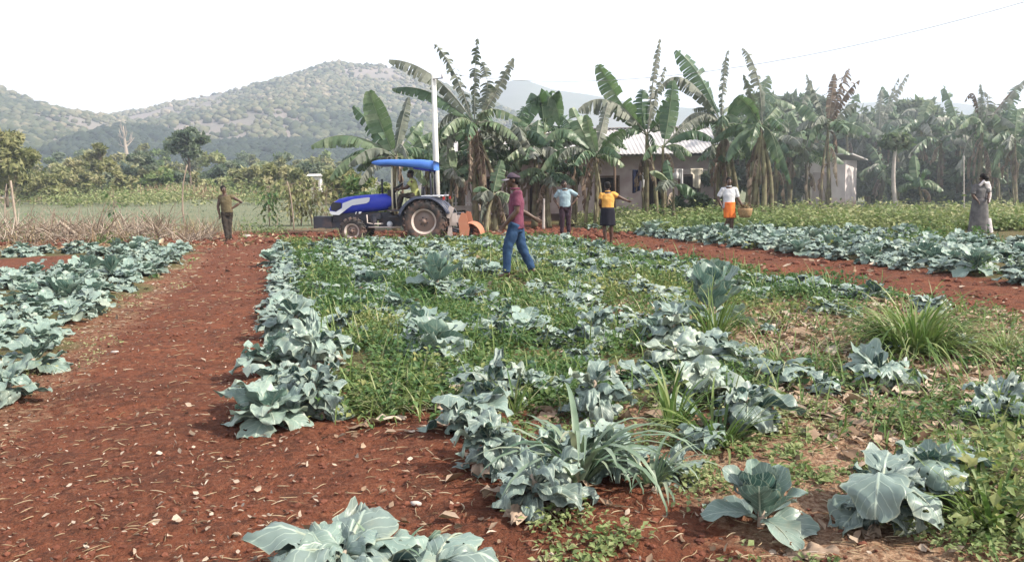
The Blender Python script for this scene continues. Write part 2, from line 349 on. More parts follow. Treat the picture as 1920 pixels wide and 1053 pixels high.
hill_left, hz_left = ridge_hill('hill', PROF_LEFT, 620, 260, 350, 11, MT['hill'], 36, pw=0.85)
hill_spur, hz_spur = ridge_hill('hill', PROF_SPUR, 470, 330, 160, 15, MT['hill'], 8, pw=0.7)
hill_far, hz_far = ridge_hill('mountain', PROF_FAR, 1500, 1050, 500, 19, MT['far_hill'], 40)

def canopy_proto(seed, n=1):
    """a far tree crown: lumpy, as few faces as a far wood needs"""
    r = np.random.default_rng(seed); import bmesh
    bm = bmesh.new(); bmesh.ops.create_icosphere(bm, subdivisions=n, radius=1.0)
    v = np.array([q.co[:] for q in bm.verts]); f = [tuple(q.index for q in p.verts) for p in bm.faces]; bm.free()
    return v * (1 + r.uniform(-0.32, 0.32, (len(v), 1))), f
def woodland(name, hz, n, xlo, xhi, ylo, yhi, s0, s1, seed, mat, dens=None):
    r = np.random.default_rng(seed); x = r.uniform(xlo, xhi, n * 4); y = r.uniform(ylo, yhi, n * 4)
    keep = np.abs(x) < 0.72 * y + 30
    d = fbm(x / 60, y / 60, 4, seed + 2) + 0.5 + r.uniform(-0.25, 0.25, len(x)); d2 = fbm(x / 170, y / 140, 4, seed + 9); keep &= d + 1.1 * d2 > (0.46 if dens is None else dens)
    d2k = d2[keep][:n]; x = x[keep][:n]; y = y[keep][:n]; z = hz(x, y); protos = [canopy_proto(seed + k, 1) for k in range(6)]
    V = []; F = []; T = []; off = 0
    for i in range(len(x)):
        v, f = protos[i % 6]; s = (s0 + (s1 - s0) * r.random() ** 1.7) * float(np.clip(1 + 1.4 * d2k[i], .6, 1.7)); a = r.uniform(0, 6.28)
        q = (v @ rotz(a).T) * np.array([s, s, s * r.uniform(0.6, 1.05)]) + [x[i], y[i], z[i] + s * 0.35]
        V.append(q); F.append(np.array(f) + off); off += len(q); T.append(np.full(len(q), np.clip(r.normal(0.5 - 1.3 * d2k[i], 0.22), 0, 1)))
    mb = MB(); mb.add(np.concatenate(V), [tuple(q) for q in np.concatenate(F)], 0, None, np.concatenate(T))
    return tag(mb.build(name, mat, smooth=True), 'grey green dry woodland covering the hillside', 'woodland', kind='stuff')
MT['wood_far'] = leafy('hillside tree crown', [(0.035, 0.050, 0.028), (0.095, 0.108, 0.058), (0.195, 0.178, 0.11), (0.34, 0.28, 0.21)], 0.0, 0.9, 0.05)
MT['wood_shade'] = leafy('shade-coloured hillside crown', [(0.02, 0.032, 0.025), (0.03, 0.045, 0.032), (0.045, 0.06, 0.04), (0.06, 0.075, 0.05)], 0.0, 0.9, 0.05)  # crowns coloured near black to stand for the shade on the low spur
woodland('woodland', hz_main, 19000, -560, 220, 420, 930, 1.4, 3.2, 101, MT['wood_far'])
woodland('woodland', hz_left, 11000, -460, -100, 270, 640, 1.0, 2.6, 131, MT['wood_far'])
woodland('woodland', hz_spur, 4500, -270, -40, 350, 490, 1.6, 3.2, 151, MT['wood_shade'], 0.2)

# ------------------------------------------------------------------ trees and bushes
def leaf_cloud(mb, centers, radii, n, size, r, t0=0.45, ts=0.22, flat=0.75):
    k = len(centers); idx = r.integers(0, k, n); d = norm(r.normal(size=(n, 3))); rad = r.uniform(0.35, 1.0, (n, 1)) ** 0.6
    p = centers[idx] + d * rad * radii[idx, None] * np.array([1, 1, flat])
    nrm = norm(d * 0.5 + r.normal(size=(n, 3)) * 0.55 + [0, 0, 0.35]); a = norm(np.cross(nrm, r.normal(size=(n, 3)))); b = np.cross(nrm, a)
    s = size * r.uniform(0.6, 1.4, (n, 1)); L = a * s; Wd = b * s * 0.42
    v = np.stack([p - L, p + Wd - nrm * s * 0.1, p + L, p - Wd - nrm * s * 0.1], 1).reshape(-1, 3)
    ct = np.clip(r.normal(t0, ts, k), 0, 1)[idx]; t = np.clip(ct + r.normal(0, 0.13, n), 0, 1)
    f = np.arange(n * 4).reshape(-1, 4); n0 = mb.n
    mb.add(v, f, 0, np.tile([[0.5, 0], [1, .5], [0.5, 1], [0, .5]], (n, 1)), np.repeat(t, 4))
def tree(name, px, base, top, wpx, y, label, cat='tree', group=None, nleaf=3500, lsize=0.22, mat='tree', nclump=22, trunk=True, crown_lo=0.3, t0=0.45, seed=None, flat=0.75, lean=0.0, kids=True):
    """px = column of the trunk, base/top = picture rows of foot and crown top, wpx = crown width, y = distance"""
    r = np.random.default_rng(seed if seed is not None else int(px * 7 + y)); ft = P(px, base, y); z0 = Hs(ft[0], ft[1]); ft[2] = z0 if abs(ft[2] - z0) > 0.6 else min(ft[2], z0)
    h = P(px, top, y)[2] - ft[2]; wd = wpx / FPX * y / 2; e = empty(name, ft, label, cat, group)
    zc = h * (crown_lo + (1 - crown_lo) * 0.5); rz_ = h * (1 - crown_lo) * 0.5
    d = norm(r.normal(size=(nclump, 3))); c = d * r.uniform(0.45, 0.86, (nclump, 1)) * np.array([wd, wd * 0.8, rz_]) + [lean * wd, 0, zc]
    rr = r.uniform(0.20, 0.36, nclump) * min(wd, rz_ * 1.6)
    mb = MB(); leaf_cloud(mb, c, rr, nleaf, lsize, r, t0, 0.22, flat); mb.build('crown', MT[mat], e, smooth=False)
    if trunk:
        tb = MB(); r0 = max(0.05, h * 0.022); top_ = np.array([lean * wd * 0.8, 0, zc])
        pth = bez(np.zeros(3) - [0, 0, 0.1], np.array([r.normal(0, .06) * h, r.normal(0, .03) * h, zc * 0.5]), top_, 8); tb.tube(pth, np.linspace(r0, r0 * 0.4, 8), 8)
        for i in range(min(9, nclump)):
            k = r.integers(3, 7); tb.tube(bez(pth[k], (pth[k] + c[i]) / 2 + [0, 0, 0.08 * h], c[i], 6), np.linspace(r0 * 0.45, r0 * 0.1, 6), 5)
        tb.build('trunk', MT['bark'], e)
    return e

# ------------------------------------------------------------------ banana plants
def banana_leaf(mb, a, c, b, width, r, droop=35, tatter=0.3, face=0.5, n=9, t=0.45, rib=0.022, t0=0.12):
    """a -> b with control c (world); blade torn into strips that hang by droop + tatter"""
    a, c, b = (np.asarray(q, float) for q in (a, c, b)); K = 25; C = bez(a, c, b, K); T = norm(np.gradient(C, axis=0))
    L = np.linalg.norm(np.diff(C, axis=0), axis=1).sum()
    flatS = np.cross(T, [0, 0, 1.0]); flatS = np.where(np.linalg.norm(flatS, axis=1, keepdims=True) < 0.15, np.array([[0, -1.0, 0]]), flatS); flatS = norm(flatS)
    faceS = norm(np.cross(T, [0, 1.0, 0]) + 1e-6); flip = np.sign(np.sum(flatS * faceS, -1, keepdims=True)); flip[flip == 0] = 1
    S = norm(flatS * (1 - face) + faceS * flip * face); N = norm(np.cross(S, T)); N *= np.where(np.median(N[:, 2]) < 0, -1, 1)
    tt = np.linspace(0, 1, K)
    mb.tube(C, rib * (1 - 0.75 * tt), 5, t=min(1, t + 0.35))
    def at_(q): return [np.array([np.interp(q, tt, X[:, i]) for i in range(3)]) for X in (C, S, N)]
    for side in (-1, 1):
        q = t0; down0 = droop
        while q < 0.985:
            dq = min(r.uniform(0.3, 1.4) / n, 0.995 - q) if tatter > 0.05 else min(0.07, 0.995 - q)
            if r.random() < tatter * 0.10: q += dq; continue
            dr = R(down0 + tatter * r.normal(0, 34)); gap = tatter * r.uniform(0.0, 0.25); sub = 3 if dq > 0.05 else 2
            rows = []; tw = r.normal(0, tatter * 0.3)
            wcut = 1 - (tatter * r.uniform(0, 0.45) if r.random() < 0.5 else 0)
            for j in range(sub):
                fr = j / (sub - 1); qq = q + dq * fr; p, s, nn = at_(qq); u = (qq - t0) / (1 - t0)
                wv = width * 0.74 * (np.sin(math.pi * np.clip(u * 0.93 + 0.05, 0, 1)) ** 0.55) * wcut; row = []
                tng = norm(at_(min(1, qq + .02))[0] - at_(max(0, qq - .02))[0]); pos = p.copy()
                shift = (0.5 - fr) * gap * dq * L
                for k, cfr in enumerate((0, .3, .65, 1.0)):
                    if k:
                        an = dr * (0.45 + 0.75 * cfr) + tw * (fr - .5); step = wv * (cfr - (0, .3, .65, 1.0)[k - 1])
                        dirn = s * side * math.cos(an) - nn * math.sin(an); dirn = dirn - np.array([0, 0, 1.35 * tatter * cfr]) + tng * 0.28
                        pos = pos + norm(dirn) * step + tng * shift * (0.5 + 1.5 * cfr * tatter)
                    row.append(pos)
                rows.append(row)
            uu = np.linspace(0.5, 1, 4) if side > 0 else np.linspace(0.5, 0, 4)
            uv = np.stack(np.broadcast_arrays(uu[None], np.linspace(q, q + dq, sub)[:, None]), -1)
            mb.grid(np.array(rows), 0, uv, float(np.clip(t + r.normal(0, 0.12), 0, 1))); q += dq
def banana(base, crown, y, leaves, label, stems=None, rad=0.13, seed=0, extra=6, ext_len=1.5, group='banana plants by the house', dry=4):
    """base, crown: picture points; leaves: (tip, control, width, droop, tatter, face, kind, depth offset of the tip)"""
    r = np.random.default_rng(seed + 500); ft = P(*base, y); ft[2] = Hs(ft[0], ft[1]) - 0.02
    e = empty('banana_plant', ft, label, 'banana plant', group); cr = P(*crown, y)
    L = lambda p: np.asarray(p) - ft
    mb = MB(); cl = L(cr); k = 9; pth = bez(np.zeros(3), cl * 0.5 + [r.normal(0, .08), 0, 0], cl, k)
    mb.tube(pth, np.linspace(rad, rad * 0.5, k), 12)
    for j in range(5):
        an = r.uniform(0, 6.28); i = r.integers(0, 5); o_ = np.array([math.cos(an), math.sin(an), 0]) * rad * 0.95
        mb.tube([pth[i] + o_, pth[i + 1] + o_ * 1.1, pth[i + 2] + o_ * (1.2 + r.random())], [0.035, 0.03, 0.012], 5)
    mb.build('pseudostem', MT['stem'], e)
    for (bx, rr_) in (stems or []):
        q = P(bx, base[1], y + r.normal(0, .3)); q[2] = Hs(q[0], q[1]) - .02; q = q - ft; s2 = MB()
        s2.tube(bez(q, (q + cl) / 2 + [(q[0]) * 0.5, 0, 0], cl * 0.92, 8), np.linspace(rr_, rr_ * .55, 8), 10); s2.build('pseudostem', MT['stem'], e)
    for (tip, ctl, wd, droop, tat, face, kind, dy) in leaves:
        mb = MB(); tp = L(P(*tip, y + dy)); ct = L(P(*ctl, y + dy * 0.45)); a = cl + np.array([r.normal(0, .03), r.normal(0, .03), -0.1])
        banana_leaf(mb, a, ct, tp, wd, r, droop, tat, face, t=np.clip(r.normal(0.45 if kind != 'dry_banana' else .4, .15), .1, .9), n=10 + 20 * tat)
        mb.build('leaf' if kind == 'banana' else ('weathered_leaf' if kind == 'worn_banana' else 'dry_leaf'), MT[kind], e)
    extra = int(extra * 1.4 + 1); ext_len *= 1.15
    for j in range(extra):
        an = j / max(1, extra) * 6.28 + r.uniform(-.4, .4); ln = ext_len * r.uniform(0.7, 1.15); el = R(r.uniform(15, 70))
        d = np.array([math.cos(an), math.sin(an) * 0.9, 0]); mb = MB(); a = cl - [0, 0, 0.12]
        c_ = a + d * ln * 0.5 * math.cos(el) + np.array([0, 0, ln * 0.55 * math.sin(el) + 0.15]); b_ = a + d * ln * 0.95 + np.array([0, 0, ln * (0.55 * math.sin(el) - 0.42)])
        kd = ['banana', 'banana', 'worn_banana'][r.integers(0, 3)]
        banana_leaf(mb, a, c_, b_, r.uniform(.42, .6), r, r.uniform(25, 65), r.uniform(.25, .9), r.uniform(0, .4), t=r.uniform(.2, .8), n=16); mb.build('leaf' if kd == 'banana' else 'weathered_leaf', MT[kd], e)
    for j in range(int(dry * .7 + .5)):
        an = r.uniform(0, 6.28); d = np.array([math.cos(an), math.sin(an), 0]); hh = cl[2] * r.uniform(.6, .95); a = np.array([cl[0] * .8, cl[1] * .8, hh]); ln = cl[2] * r.uniform(.18, .5); mb = MB()
        banana_leaf(mb, a, a + d * 0.35 + [0, 0, 0.12], a + d * 0.4 - [0, 0, ln], 0.34, r, 75, 0.7, 0.3, t=r.uniform(.2, .7), n=10); mb.build('dry_leaf', MT['dry_banana'], e)
    return e
g_, w_, d_ = 'banana', 'worn_banana', 'dry_banana'
banana((742, 418), (742, 290), 29.5, [
    ((692, 170), (712, 235), .62, 22, .12, .85, g_, -.4), ((582, 274), (655, 225), .62, 62, .35, .15, g_, -.3), ((618, 335), (650, 268), .58, 68, .3, .2, g_, -.5),
    ((766, 182), (750, 235), .34, 30, .3, .8, w_, .4), ((662, 198), (705, 240), .5, 40, .5, .7, g_, .6), ((672, 345), (700, 285), .5, 70, .5, .2, w_, -.6),
    ((800, 345), (780, 282), .55, 60, .3, .3, g_, .5), ((792, 225), (775, 245), .42, 40, .4, .7, g_, .9), ((640, 300), (690, 262), .5, 50, .4, .4, g_, .7)],
    'spreading banana plant behind the tractor with one broad leaf pointing up', seed=1, extra=4, ext_len=1.6, dry=3)
banana((916, 418), (890, 232), 30.5, [
    ((729, 112), (815, 112), .62, 48, .5, .45, w_, .2), ((814, 82), (858, 125), .40, 35, .75, .7, w_, .3), ((895, 72), (888, 140), .34, 20, .7, .85, w_, 0),
    ((904, 116), (930, 175), .44, 25, .6, .8, w_, .2), ((963, 108), (935, 170), .36, 25, .6, .8, w_, -.2), ((735, 166), (810, 150), .55, 55, .4, .2, g_, .5),
    ((838, 300), (835, 200), .62, 75, .75, .3, w_, -.4), ((818, 262), (830, 178), .6, 72, .7, .35, w_, .4), ((985, 290), (955, 215), .5, 60, .5, .3, w_, -.4),
    ((905, 345), (893, 215), .55, 80, .9, .4, d_, -.5), ((882, 320), (878, 222), .45, 80, .9, .4, d_, -.6), ((948, 280), (920, 200), .6, 60, .6, .5, w_, .6)],
    'tallest tattered banana plant beside the white pole, shredded leaves against the sky', stems=[(944, .11), (897, .10)], rad=.15, seed=2, extra=5, ext_len=1.6, dry=7)
banana((928, 428), (925, 362), 28.6, [((886, 358), (903, 338), .34, 30, .05, .2, g_, -.3), ((955, 402), (948, 360), .4, 70, .3, .3, w_, -.3), ((902, 425), (900, 362), .5, 80, .4, .5, w_, -.4), ((940, 300), (930, 330), .4, 30, .3, .7, g_, .2)],
    'short banana sucker with one pale drooping leaf left of the man in the cap', rad=.12, stems=[(948, .09), (912, .09)], seed=3, extra=4, ext_len=.8, dry=5)
banana((1002, 418), (1005, 292), 31.5, [((962, 232), (985, 255), .5, 40, .5, .6, w_, .2), ((1048, 262), (1030, 245), .55, 55, .4, .3, w_, -.3), ((950, 330), (970, 280), .5, 65, .4, .3, g_, -.2), ((1042, 345), (1038, 268), .5, 65, .3, .3, g_, .2), ((1010, 225), (1005, 250), .5, 30, .3, .7, g_, .5)],
    'banana plant before the house wall with leaves bowed to both sides', seed=4, extra=6, ext_len=1.5)
banana((1022, 410), (1021, 246), 33.6, [((987, 234), (1016, 118), .62, 30, .12, .75, g_, -.1), ((1052, 236), (1028, 118), .62, 30, .12, .75, g_, .1), ((1036, 170), (1030, 215), .5, 25, .2, .8, g_, .3)],
    'banana plant whose two young leaves fold down like a green tent above the roof', seed=19, extra=3, ext_len=1.2, rad=.09)
banana((1116, 420), (1117, 290), 30.2, [((1072, 202), (1092, 245), .45, 25, .15, .8, g_, .1), ((1098, 215), (1106, 250), .34, 25, .2, .8, g_, -.2), ((1172, 244), (1148, 250), .5, 35, .2, .6, g_, -.4), ((1022, 262), (1062, 208), .55, 65, .3, .15, g_, -.3),
    ((1012, 322), (1045, 250), .5, 68, .4, .25, g_, -.3), ((1045, 300), (1072, 252), .5, 65, .5, .3, w_, -.5), ((1160, 300), (1145, 262), .4, 55, .5, .4, w_, .3), ((1140, 192), (1128, 240), .34, 30, .3, .8, w_, .4)],
    'banana plant between the two people in blue and yellow shirts, three young leaves fanning up', stems=[(1098, .07), (1130, .06)], rad=.10, seed=5, extra=3, ext_len=1.3, dry=5)
banana((1212, 405), (1213, 248), 32.0, [((1121, 120), (1160, 195), .66, 25, .3, .75, g_, -.2), ((1084, 205), (1140, 150), .85, 68, .6, .3, w_, -.6), ((1206, 168), (1200, 210), .6, 25, .25, .8, g_, .3), ((1238, 72), (1224, 150), .22, 20, .6, .8, w_, 0),
    ((1158, 268), (1175, 222), .5, 70, .4, .15, g_, -.5), ((1262, 172), (1248, 220), .55, 25, .2, .8, g_, -.3), ((1248, 125), (1228, 180), .3, 30, .8, .7, w_, .3), ((1225, 300), (1232, 245), .5, 70, .3, .3, g_, -.6), ((1180, 210), (1195, 215), .5, 40, .3, .5, g_, .6)],
    'banana plant before the house roof, with a rolled new leaf spiking straight up', stems=[(1232, .09)], rad=.12, seed=6, extra=0, ext_len=1.1)
banana((1246, 405), (1243, 272), 31.0, [((1262, 150), (1256, 210), .5, 25, .25, .8, g_, .2), ((1338, 262), (1295, 222), .5, 72, .3, .1, g_, -.5), ((1205, 300), (1215, 262), .4, 65, .2, .3, g_, -.3), ((1320, 215), (1285, 225), .55, 50, .6, .35, w_, .4), ((1285, 300), (1270, 262), .4, 65, .2, .4, g_, -.4)],
    'shorter banana plant before the house wall, one leaf bowed right below the eave', rad=.09, seed=7, extra=0, ext_len=.9, dry=2)
banana((1258, 412), (1262, 345), 30.0, [((1218, 322), (1238, 312), .32, 45, .05, .3, g_, -.2), ((1250, 300), (1255, 322), .3, 30, .2, .6, g_, .2), ((1288, 372), (1282, 335), .3, 60, .2, .3, g_, 0)],
    'small banana sucker at the house wall, a single leaf curled like a hook', rad=.05, seed=8, extra=2, ext_len=.7, dry=1)
banana((1362, 408), (1355, 232), 33.0, [((1233, 170), (1278, 95), .66, 58, .5, .35, w_, -.3), ((1267, 94), (1318, 130), .7, 30, .3, .7, g_, .2), ((1366, 94), (1352, 150), .26, 25, .7, .8, w_, .1), ((1268, 252), (1300, 178), .6, 70, .8, .2, w_, -.4),
    ((1328, 330), (1335, 235), .5, 75, .7, .3, w_, -.5), ((1395, 178), (1375, 195), .5, 30, .1, .6, g_, -.4), ((1410, 300), (1395, 232), .5, 70, .3, .3, g_, -.4), ((1300, 205), (1330, 190), .6, 55, .7, .4, w_, .5)],
    'tall banana plant left of the man in white, huge leaves sweeping over the roof', stems=[(1385, .11), (1345, .08)], rad=.14, seed=9, extra=4, ext_len=1.5, dry=7)
banana((1408, 408), (1428, 232), 32.0, [((1392, 90), (1428, 118), .42, 30, .5, .6, w_, .2), ((1394, 140), (1412, 185), .3, 35, .5, .7, w_, -.3), ((1383, 182), (1402, 190), .45, 28, .1, .6, g_, -.5), ((1362, 302), (1372, 236), .55, 60, .08, .3, g_, -.6), ((1458, 200), (1444, 215), .5, 40, .4, .5, g_, .4),
    ((1462, 318), (1452, 232), .5, 72, .2, .35, g_, -.5), ((1484, 345), (1462, 250), .45, 75, .5, .3, g_, -.2)],
    'banana clump with several bare stems right of the man in white shirt', stems=[(1430, .11), (1445, .09), (1395, .09)], rad=.12, seed=10, extra=4, ext_len=1.5, dry=5)
banana((1556, 402), (1552, 238), 34.0, [((1512, 138), (1535, 190), .36, 30, .7, .7, w_, .2), ((1565, 138), (1560, 180), .26, 15, .4, .8, d_, 0), ((1592, 128), (1575, 160), .5, 60, .9, .5, d_, .2), ((1612, 150), (1582, 170), .4, 55, .9, .5, d_, -.2), ((1514, 275), (1524, 212), .5, 70, .3, .2, g_, -.4),
    ((1590, 250), (1575, 205), .4, 65, .4, .3, g_, -.4), ((1490, 190), (1520, 195), .6, 50, .4, .3, g_, .3), ((1500, 330), (1510, 230), .5, 75, .6, .3, w_, .3), ((1608, 192), (1582, 200), .5, 45, .5, .5, w_, .5)],
    'banana plant growing before the white outhouse, dead brown leaves bunched at its top', stems=[(1540, .07)], rad=.09, seed=11, extra=5, ext_len=1.6, dry=4)
banana((1648, 398), (1648, 250), 42.0, [((1703, 138), (1668, 190), .36, 40, .7, .6, w_, .2), ((1686, 145), (1660, 190), .3, 35, .7, .6, w_, -.2), ((1652, 168), (1650, 205), .4, 30, .5, .7, w_, .1), ((1600, 215), (1625, 205), .6, 60, .6, .3, w_, -.3), ((1712, 235), (1685, 205), .6, 60, .6, .3, w_, -.3), ((1598, 320), (1610, 240), .55, 75, .7, .3, w_, -.4), ((1700, 320), (1692, 240), .55, 75, .7, .3, w_, -.3)],
    'grey tattered banana plant just right of the white outhouse', seed=12, rad=.12, extra=6, ext_len=1.7, dry=6)
banana((1738, 400), (1722, 345), 33.5, [((1746, 325), (1728, 300), .36, 55, .1, .15, g_, -.5), ((1690, 330), (1705, 315), .36, 55, .2, .3, g_, .1), ((1765, 360), (1745, 322), .36, 60, .2, .3, g_, .2), ((1715, 290), (1718, 320), .36, 30, .2, .7, g_, .3)],
    'low young banana plant on the weedy edge, right of the bare curved trunk', seed=13, rad=.08, extra=4, ext_len=.9, dry=2)
banana((1835, 395), (1842, 240), 35.0, [((1808, 192), (1832, 140), .3, 70, .8, .3, d_, .1), ((1838, 158), (1840, 200), .2, 20, .5, .8, w_, 0), ((1846, 172), (1862, 195), .45, 35, .8, .6, w_, -.3), ((1925, 148), (1880, 190), .4, 40, .6, .5, w_, .1), ((1902, 178), (1905, 150), .3, 70, .7, .3, d_, .3), ((1790, 250), (1812, 210), .6, 60, .4, .3, w_, -.3), ((1895, 300), (1885, 225), .6, 70, .5, .3, w_, -.4), ((1800, 330), (1810, 240), .6, 75, .6, .3, w_, -.4)],
    'ragged banana plant behind the person in the long grey dress', seed=14, rad=.12, extra=6, ext_len=1.6, dry=5)
banana((1905, 395), (1902, 262), 34.0, [((1868, 215), (1882, 225), .6, 45, .3, .5, g_, .1), ((1950, 240), (1930, 215), .6, 50, .3, .4, g_, -.3), ((1862, 318), (1872, 245), .6, 72, .3, .3, g_, -.4), ((1908, 205), (1905, 230), .5, 30, .3, .7, g_, .2)],
    'broad leaved banana plant at the right edge of the picture', seed=15, rad=.12, extra=5, ext_len=1.6, dry=4)
banana((1478, 400), (1482, 262), 37.0, [((1440, 200), (1460, 220), .55, 45, .3, .5, g_, .2), ((1520, 150), (1500, 200), .45, 40, .7, .6, w_, .1), ((1535, 255), (1512, 225), .55, 60, .3, .3, g_, -.3), ((1440, 300), (1452, 245), .55, 70, .3, .3, g_, -.4)],
    'banana plant in the shade left of the white outhouse', seed=16, rad=.12, extra=6, ext_len=1.6, dry=5)
banana((1052, 412), (1060, 318), 33.5, [((1035, 270), (1048, 290), .5, 30, .2, .7, g_, .1), ((1100, 330), (1085, 295), .5, 60, .2, .3, g_, -.3), ((1015, 350), (1030, 300), .5, 65, .3, .3, g_, -.3)],
    'low dark banana plant behind the man in the pale blue shirt', seed=17, rad=.10, extra=6, ext_len=1.2, dry=4)
banana((845, 412), (848, 330), 31.5, [((812, 318), (830, 300), .55, 45, .1, .3, g_, -.2), ((888, 312), (870, 298), .55, 45, .1, .3, g_, .1), ((838, 272), (842, 300), .5, 25, .1, .8, g_, .2)],
    'dark leaved young banana plant behind the tractor seat and the pole', seed=18, rad=.08, extra=5, ext_len=1.0, dry=1)

for i, (bx, cx, cyy, yy, ex, el_, dr, lb) in enumerate([
    (890, 885, 300, 32.5, 9, 1.5, 6, 'banana plant filling the gap left of the tallest tattered one'), (962, 965, 262, 32.6, 10, 1.7, 6, 'leafy banana plant between the tallest tattered one and the house wall'), (1075, 1082, 268, 33.0, 10, 1.6, 5, 'full crowned banana plant over the left part of the roof'), (1030, 1028, 330, 31.0, 8, 1.1, 4, 'low banana plant before the house wall behind the short pale post'),
    (1362, 1364, 280, 34.0, 8, 1.3, 6, 'shaded banana plant at the right end of the house roof'), (1452, 1455, 275, 34.5, 8, 1.5, 6, 'banana plant right of the three bare stems'), (1515, 1512, 285, 36.0, 7, 1.4, 5, 'banana plant by the left wall of the outhouse'),
    (1628, 1626, 275, 43.5, 9, 1.6, 6, 'full banana plant standing behind the right wall of the outhouse'), (1762, 1765, 262, 37.0, 9, 1.7, 6, 'grey green banana plant left of the thin metal post'), (1872, 1872, 285, 36.0, 9, 1.5, 6, 'banana plant just right behind the person in the long dress'), (800, 802, 300, 33.0, 7, 1.4, 3, 'banana plant behind the canopy and the white pole'),
    (868, 862, 262, 33.5, 9, 1.6, 5, 'banana plant hiding the left end of the house roof'), (935, 938, 285, 34.0, 9, 1.5, 5, 'banana plant close to the house wall right of the tallest tattered one'),
    (1420, 1422, 205, 38.5, 9, 1.8, 5, 'tall banana plant rising behind the clump with several bare stems'), (1530, 1530, 225, 40.5, 9, 1.8, 5, 'banana plant directly behind the white outhouse roof'), (1590, 1588, 250, 41.5, 9, 1.7, 4, 'banana plant over the right half of the outhouse roof'), (1680, 1684, 225, 43.0, 9, 1.9, 5, 'banana plant behind the bare curved trunk'), (1730, 1728, 240, 38.0, 9, 1.8, 5, 'banana plant above the low young plant on the weedy edge'), (1800, 1798, 235, 38.5, 9, 1.8, 5, 'banana plant right behind the thin metal post'),
    (1885, 1888, 225, 38.0, 9, 1.8, 5, 'banana plant standing tall near the right edge behind the dress wearer'), (1650, 1655, 320, 40.5, 8, 1.2, 4, 'low banana plant between the outhouse and the curved trunk'), (1830, 1826, 320, 36.0, 8, 1.2, 4, 'low banana plant left behind the person in the long dress')]):
    banana((bx, 402), (cx, cyy), yy, [((cx - 30 + 50 * (i % 2), cyy - 75 + 12 * (i % 3)), (cx - 8 + 14 * (i % 2), cyy - 40), .5, 28, .4, .7, 'banana', .1)], lb, seed=700 + i, extra=ex, ext_len=el_, dry=dr, rad=.11)

# ------------------------------------------------------------------ trees and bushes behind
TG = 'trees behind the houses'
tree('broadleaf_tree', 1480, 392, 148, 210, 46, 'large dark rounded tree rising behind the banana clumps, left of the outhouse', group=TG, nleaf=7000, lsize=.30, nclump=40, crown_lo=.1, seed=41)
tree('broadleaf_tree', 1575, 392, 190, 150, 44, 'dark tree directly above the white outhouse', group=TG, nleaf=4500, lsize=.28, nclump=26, crown_lo=.1, seed=42)
tree('broadleaf_tree', 1700, 392, 180, 230, 45.5, 'wide grey green tree right of the outhouse, behind the bare curved trunk', group=TG, nleaf=7500, lsize=.28, nclump=44, crown_lo=.05, seed=43)
tree('broadleaf_tree', 1795, 392, 192, 190, 47, 'dark tree behind the thin metal post on the right', group=TG, nleaf=6000, lsize=.28, nclump=36, crown_lo=.02, seed=44)
tree('broadleaf_tree', 1900, 392, 205, 190, 44, 'bluish green tree at the right edge behind the person in grey', group=TG, nleaf=6000, lsize=.28, nclump=36, crown_lo=.02, seed=45)
tree('broadleaf_tree', 2010, 392, 190, 200, 46, 'dark tree just past the right edge', group=TG, nleaf=3500, lsize=.32, nclump=26, crown_lo=.02, seed=46)
tree('broadleaf_tree', 1380, 395, 205, 110, 44, 'dark tree behind the right end of the house', group=TG, nleaf=4000, lsize=.28, nclump=24, crown_lo=.1, seed=47)
tree('broadleaf_tree', 985, 395, 232, 150, 48, 'dark tree behind the left part of the house', group=TG, nleaf=4500, lsize=.28, nclump=28, crown_lo=.1, seed=48)
tree('broadleaf_tree', 860, 395, 235, 130, 42, 'dark green tree behind the pole and tattered banana', group=TG, nleaf=4500, lsize=.26, nclump=28, crown_lo=.02, seed=49)
for i in range(9):
    tree('broadleaf_tree', 1330 + i * 82, 392, [235, 205, 200, 225, 215, 205, 215, 210, 222][i], 150, 52 + 2 * (i % 3), 'dark background tree in the wood that closes off the view behind the right hand houses', group=TG, nleaf=3200, lsize=.40, nclump=26, crown_lo=.0, seed=900 + i, trunk=False)
for i in range(5):
    tree('broadleaf_tree', 850 + i * 62, 400, 265 + 9 * (i % 2), 110, 46, 'dark tree in the thicket behind the left part of the house', group=TG, nleaf=2000, lsize=.34, nclump=20, crown_lo=.0, seed=930 + i, trunk=False)
UG = 'dark undergrowth shrubs below the banana plants'
for i, (px, tp, wd, y, lb) in enumerate([(1345, 300, 90, 38, 'dark shrub in the shade just left of the man in white'), (1480, 290, 80, 39, 'dark shrub in the shade between banana clump and outhouse'), (1640, 290, 90, 42, 'dark shrub at the right wall of the outhouse'),
        (1720, 285, 110, 38, 'dark shrub left of the thin metal post'), (1790, 290, 110, 37, 'dark shrub behind the thin metal post'), (1870, 280, 110, 38, 'dark shrub right behind the person in grey'), (1935, 300, 90, 36, 'shrub at the far right edge of the field'), (1260, 352, 70, 33.5, 'low shrub under the clothes line by the house wall'), (1310, 362, 60, 33, 'low dark shrub at the right foot of the house wall')]):
    tree('shrub', px, 398, tp, wd, y, lb, 'shrub', UG, nleaf=1700, lsize=.2, nclump=16, crown_lo=0.0, trunk=False, seed=60 + i, t0=.3)
LG = 'trees across the green field'
tree('roadside_tree', 12, 372, 222, 120, 70, 'tall olive green tree at the left edge of the picture', group=LG, nleaf=5200, lsize=.36, nclump=34, mat='olive', crown_lo=.15, seed=71)
tree('roadside_tree', -75, 372, 235, 130, 74, 'olive tree just outside the left edge', group=LG, nleaf=2500, lsize=.42, nclump=24, mat='olive', crown_lo=.15, seed=72)
tree('umbrella_tree', 358, 352, 233, 104, 100, 'tall thin crowned tree standing alone before the hills, dark flat top', group=LG, nleaf=1500, lsize=.42, nclump=15, crown_lo=.52, seed=73, lean=-.1)
